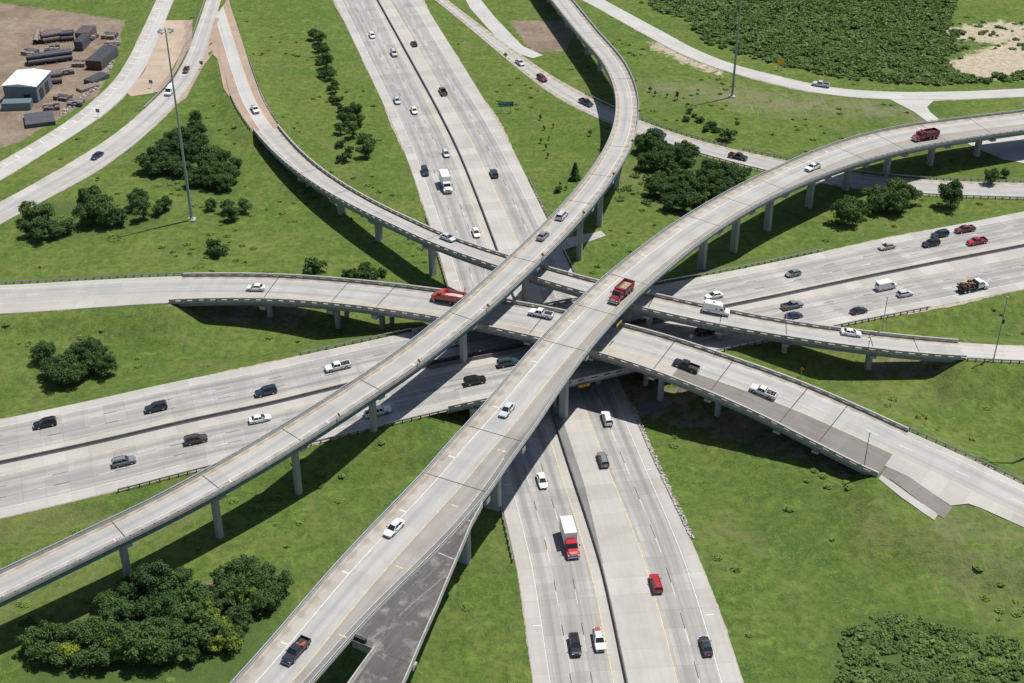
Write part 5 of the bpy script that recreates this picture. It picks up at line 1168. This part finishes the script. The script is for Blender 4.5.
# ---------------------------------------------------------------- signs
M_orange=plain('sign_orange_yellow',(.62,.26,.03),.5,var=.05); M_signy=plain('sign_yellow',(.72,.42,.02),.5,var=.05); M_green=plain('sign_green',(.01,.16,.12),.5,var=.08)
def facing(x,y): return math.atan2(CAM[1]-y,CAM[0]-x)
def diamond(px,py,zfoot,h,label,rd=None,side=0,sz=.52,mat=None):
    if rd: 
        t,o=rd.spx(px,py); a,b_=rd.edges(t); q=rd.pos(t,(b_+.12) if side>0 else (a-.12),-.25); x,y,z=q; rot=rd.head(t)+(math.pi if math.cos(rd.head(t)-facing(x,y))<0 else 0)
    else:
        x,y,_=at(px,py,zfoot); z=tzs(x,y) if zfoot<8 else zfoot; rot=facing(x,y)
    o=empty('warning_sign',(x,y,z),rot); tag(o,label,'sign','small diamond warning signs')
    m=MB(); m.tube((0,0,0),(0,0,h),.05,n=6); m.build('post',M_steel,o)
    m=MB(); m.add([(.06,0,h-sz),(.06,sz,h),(.06,0,h+sz),(.06,-sz,h),(.09,0,h-sz),(.09,sz,h),(.09,0,h+sz),(.09,-sz,h)],[(3,2,1,0),(4,5,6,7),(0,1,5,4),(1,2,6,5),(2,3,7,6),(3,0,4,7)]); pn=m.build('panel',mat or M_orange,o)
    m=MB(); m.add([(.1,-.2,h-.18),(.1,.05,h),(.1,-.2,h+.18),(.1,-.05,h+.18),(.1,.2,h),(.1,-.05,h-.18)],[(0,1,4,5),(1,2,3,4)]); m.build('chevron',M_trim,pn,fixn=False)
for k,(px,py) in enumerate(((612,180),(579.5,218),(538,261),(484,309),(416,363),(333,420),(632,146),(641,116),(640,86))):
    diamond(px,py,0,1.9,('orange diamond sign on the narrow flyover rail, %s'%['at the thicket','above the tall pier','just above the two ramp bridges','between the ramp bridges','above the near median','beside the lone joint at lower left','where the flyover starts to curve','on the outside of the curve','highest on the curve'][k]),r2,1)
diamond(41,274,0,2.2,'orange diamond sign in the grass at the left edge'); diamond(246,268,0,2.,'orange diamond sign in the grass below the round bush at left'); diamond(355,276,0,2.4,'orange diamond sign in front of the small bush clump'); 
diamond(467,290,0,0,'') if 0 else None
p=at(690.5,344,5.5); diamond(690.5,344,5.5,2.4,'orange diamond sign between the two ramp bridges beside the black car')
diamond(801,376,1.,2.2,'orange diamond sign in the grass between ramp bridge and pier at right'); diamond(924,428,3.,2.4,'orange diamond sign at the far end of the right ramp rail')
diamond(505.5,63,0,3.2,'yellow diamond sign in the grass near the top beside the connector road',sz=.9,mat=M_signy)
t,o=r3.spx(467,292); a,b_=r3.edges(t); 
diamond(467,291,0,1.9,'orange diamond sign on the far ramp rail behind the orange truck',r3,1)
def board(name,x,y,z,rot,w_,h_,mat,label,posts=0,lines=()):
    o=empty(name,(x,y,z),rot); tag(o,label,'sign'); zb=posts
    m=MB(); m.box((0,0,zb+h_/2),(.08,w_,h_)); pn=m.build('panel',mat,o)
    m=MB(); e=.07
    for zz in (zb+.12,zb+h_-.12): m.box((.05,0,zz),(.012,w_-.2,e))
    for yy in (-w_/2+.12,w_/2-.12): m.box((.05,yy,zb+h_/2),(.012,e,h_-.2))
    m.build('border',M_wh if mat is M_green else M_trim,pn)
    for txt,ty,tzz,ts in lines:
        cu=bpy.data.curves.new('lettering','FONT'); cu.body=txt; cu.size=ts; cu.align_x='CENTER'; cu.align_y='CENTER'; cu.extrude=.01
        to=bpy.data.objects.new('lettering_source',cu); C.objects.link(to); dg=bpy.context.evaluated_depsgraph_get(); me=bpy.data.meshes.new_from_object(to.evaluated_get(dg)); bpy.data.objects.remove(to)
        me.materials.clear(); me.materials.append(M_wh if mat is M_green else M_trim); l=link('lettering',me,pn); l.location=(.07,ty,zb+tzz); l.rotation_euler=(R(90),0,R(90))
    if mat is M_green:
        m=MB()
        for (yy,zz,ww) in ((-1.55,1.15,1.0),(-.2,1.18,1.1),(1.35,1.2,1.1),(-1.3,.55,1.5),(.9,.6,1.4)): m.box((.055,yy,zb+zz),(.012,ww,.16))
        m.build('lettering',plain('faded_lettering',(.25,.45,.42),.6),pn)
    if posts:
        for s in (-1,1): m=MB(); m.box((-.1,s*w_*.3,(zb+h_)/2),(.16,.16,zb+h_)); m.build('post',M_steel,o)
p=at(506,112.5,0); board('road_sign',p[0],p[1],tzs(p[0],p[1]),facing(p[0],p[1])+.1,5.0,1.75,M_green,'green road sign on two posts in the grass right of the upper freeway',2.1)
t,o=rB.spx(585,384); a,b_=rB.edges(t); q=rB.pos(t,a-.12,-1.5); board('clearance_sign',q[0],q[1],q[2],rB.head(t)-R(90),2.7,.62,M_signy,'yellow clearance sign fixed on the near edge of the level bridge',0,[("16'-3\"",0,.31,.46)])
t,o=r4.spx(617,315); a,b_=r4.edges(t); q=r4.pos(t,b_+.1,-2.2); board('clearance_sign',q[0],q[1],q[2],r4.head(t)+R(90),2.7,.62,M_signy,'yellow clearance sign fixed under the near edge of the widest flyover',0,[("16'-6\"",0,.31,.46)])
p=at(780,70,0); board('warning_board',p[0],p[1],tzs(p[0],p[1]),facing(p[0],p[1]),2.4,2.2,M_signy,'square yellow sign in front of the dense brush at top right',2.0)
for px,py,lab in ((151.5,88,'dark road sign on a post on the tan paving at upper left'),(98.5,117,'dark road sign on a post beside the exit ramp at left'),(202,70,'small dark sign at the tip of the grass wedge')):
    p=at(px,py,0); o=empty('road_sign',(p[0],p[1],tzs(p[0],p[1])),facing(p[0],p[1])+2.6); tag(o,lab,'sign'); m=MB(); m.tube((0,0,0),(0,0,2.6),.06,n=6); m.build('post',M_steel,o); m=MB(); m.box((.05,0,2.3),(.05,1.3,1.2)); m.build('panel',M_bluesteel,o)
# ---------------------------------------------------------------- storage yard at upper left
M_pipe=plain('dark_pipe_steel',(.055,.06,.075),.6,.2,var=.3); M_pipe2=plain('brown_pipe_steel',(.13,.10,.10),.7,.1,var=.3,scale=1.); M_roofw=plain('white_metal_roof',(.62,.62,.60),.5); M_wallb=plain('blue_grey_cladding',(.14,.18,.22),.6); M_cont=plain('dark_container',(.07,.075,.085),.6,var=.25); M_contr=plain('dark_red_container',(.09,.025,.025),.6); M_wood=plain('weathered_timber',(.22,.18,.14),.9,var=.35)
def pipes(px0,py0,px1,py1,rows,r,mat,label):
    a=at(px0,py0,0);b_=at(px1,py1,0); z=tzs(a[0],a[1]); o=empty('pipe_stack',(a[0],a[1],z),math.atan2(b_[1]-a[1],b_[0]-a[0])); tag(o,label,'pipes'); L=math.hypot(b_[0]-a[0],b_[1]-a[1])
    for lay,n in enumerate(rows):
        for k in range(n):
            m=MB(); y=(k-(n-1)/2)*2*r+0; zz=.3+r+lay*r*1.75; m.tube((rnd.uniform(-.3,.3),y,zz),(L+rnd.uniform(-.3,.3),y,zz),r,n=12,cap=False); m.tube((0,y,zz),(L,y,zz),r*.88,n=12,cap=False); m.build('pipe',mat,o)
    for k in range(4): m=MB(); m.box((L*(k+.5)/4,0,.15),(.3,rows[0]*2*r+1.6,.3)); m.build('timber_bearer',M_wood,o)
pipes(28,63,72,57,(3,2),.85,M_pipe,'long stack of dark pipes in the yard'); pipes(36,83,62,80,(3,2),.9,M_pipe2,'short brownish pipe stack right of the white roofed building')
pipes(42,40,62,37,(4,3),.8,M_pipe2,'brown pipe stack at the top of the yard'); pipes(62,39,74,38,(3,2),.8,M_pipe,'dark pipe stack beside the brown one at the top')
pipes(38,43,40,32,(2,),.8,M_wood,'pale narrow stack left of the brown pipes')
def containers(px,py,rz,L,W,H,n,mat,label,endmat=None):
    p=at(px,py,0); o=empty('container_row',(p[0],p[1],tzs(p[0],p[1])),rz); tag(o,label,'container')
    for k in range(n):
        m=MB(); m.box((0,(k-(n-1)/2)*(W+.12),H/2+.1),(L,W,H)); 
        for j in range(int(L/.6)): m.box((-L/2+.3+j*.6,(k-(n-1)/2)*(W+.12),H+.13),(.12,W,.07))
        c=m.build('container',mat,o)
        if endmat: m=MB(); m.box((-L/2-.03,(k-(n-1)/2)*(W+.12),H/2+.1),(.06,W-.1,H-.1)); m.build('container_end',endmat,c)
containers(103,62,R(80),14,2.7,3.2,2,M_cont,'large dark shed roofs with dark red end in the yard',M_contr)
containers(97,80,R(62),8,2.,1.3,2,M_cont,'flat dark stack below the dark sheds in the yard'); containers(88,88,R(47),7,3.4,.8,1,M_wood,'low brown stack farther down the yard edge'); containers(40,121,R(20),9,4.5,1.2,2,M_cont,'dark flat stack at the lower corner of the yard'); containers(83,46,R(85),8,3,3.2,1,M_cont,'tall dark box at the top of the yard')
containers(86.5,37,R(85),8,5,3.,1,M_pipe2,'brown roofed box beside the tall dark one at the top')
p=at(24,95,0); o=empty('yard_building',(p[0]+1.5,p[1]+1,tzs(p[0],p[1])),R(-4)); tag(o,'yard building with white metal roof and blue grey walls at the left edge','building')
m=MB(); m.box((0,0,2.7),(11,13,5.4)); m.build('wall',M_wallb,o); m=MB(); m.sections([[(-5.8,y,5.4),(5.8,y,5.4),(5.8,y,5.6),(0,y,6.3),(-5.8,y,5.6)] for y in (-6.9,6.9)]); m.build('roof',M_roofw,o)
for yy in (-3,2): m=MB(); m.box((5.53,yy,1.9),(.1,3.2,3.6)); m.build('door',M_trim,o)
m=MB(); m.box((2,-6.53,2),(2,.1,1.4)); m.build('window',M_glass,o)
p=at(20,112,0); containers(18,108,R(5),9,4,2.4,1,M_bluesteel,'grey vehicle like box below the yard building')
# small clutter of the yard, each piece a thing
for k,(px,py,lab) in enumerate(((52,49,'short dark pipe bundle beside the long stack'),(80,64,'short pipe bundle in the middle of the yard'),(64,98,'dark pallet stack on the yard track side'),(76,104,'low brown pallet stack near the yard corner'),(30,52,'dark pallet stack at the upper left of the yard'),(112,46,'small crate stack by the yard edge'),(90,38,'dark crate stack at the very top of the yard'),(110,37,'flat timber stack at the top right of the yard'),(52,108,'crate stack above the dark flat stack'),(66,72,'drum cluster between the two pipe stacks'))):
    p=at(px,py); o=empty('pallet_stack',(p[0],p[1],tzs(p[0],p[1])),rnd.uniform(-.4,.4)); tag(o,lab,'stacked goods')
    for j in range(3):
        m=MB()
        for i_ in range(3): m.box((rnd.uniform(-.2,.2)+(i_-1)*1.7,(j-1)*1.5,.5+rnd.uniform(0,.3)),(1.5,1.3,rnd.uniform(.6,1.4)))
        m.build('pallet_load',[M_cont,M_wood,M_pipe2][(k+j)%3],o)
# kerb of rubble along the yard edge
mb=MB()
for k in range(260):
    u=k/260.; px=np.interp(u,[0,.3,.6,1],[117,111,98,60])+rnd.uniform(-2.,2.); py=np.interp(u,[0,.3,.6,1],[40,65,85,116])+rnd.uniform(-1.5,1.5); p=at(px,py); s=rnd.uniform(.2,.7); mb.box((p[0],p[1],tzs(p[0],p[1])+.15),(s*2,s*1.4,s),0,rnd.random()*3,.6)
mb.build('rubble',plain('yard_rubble',(.3,.27,.24),.9,var=.5,scale=.6),None,kind='stuff',label='broken rubble and scrap along the yard edge',cat='rubble')
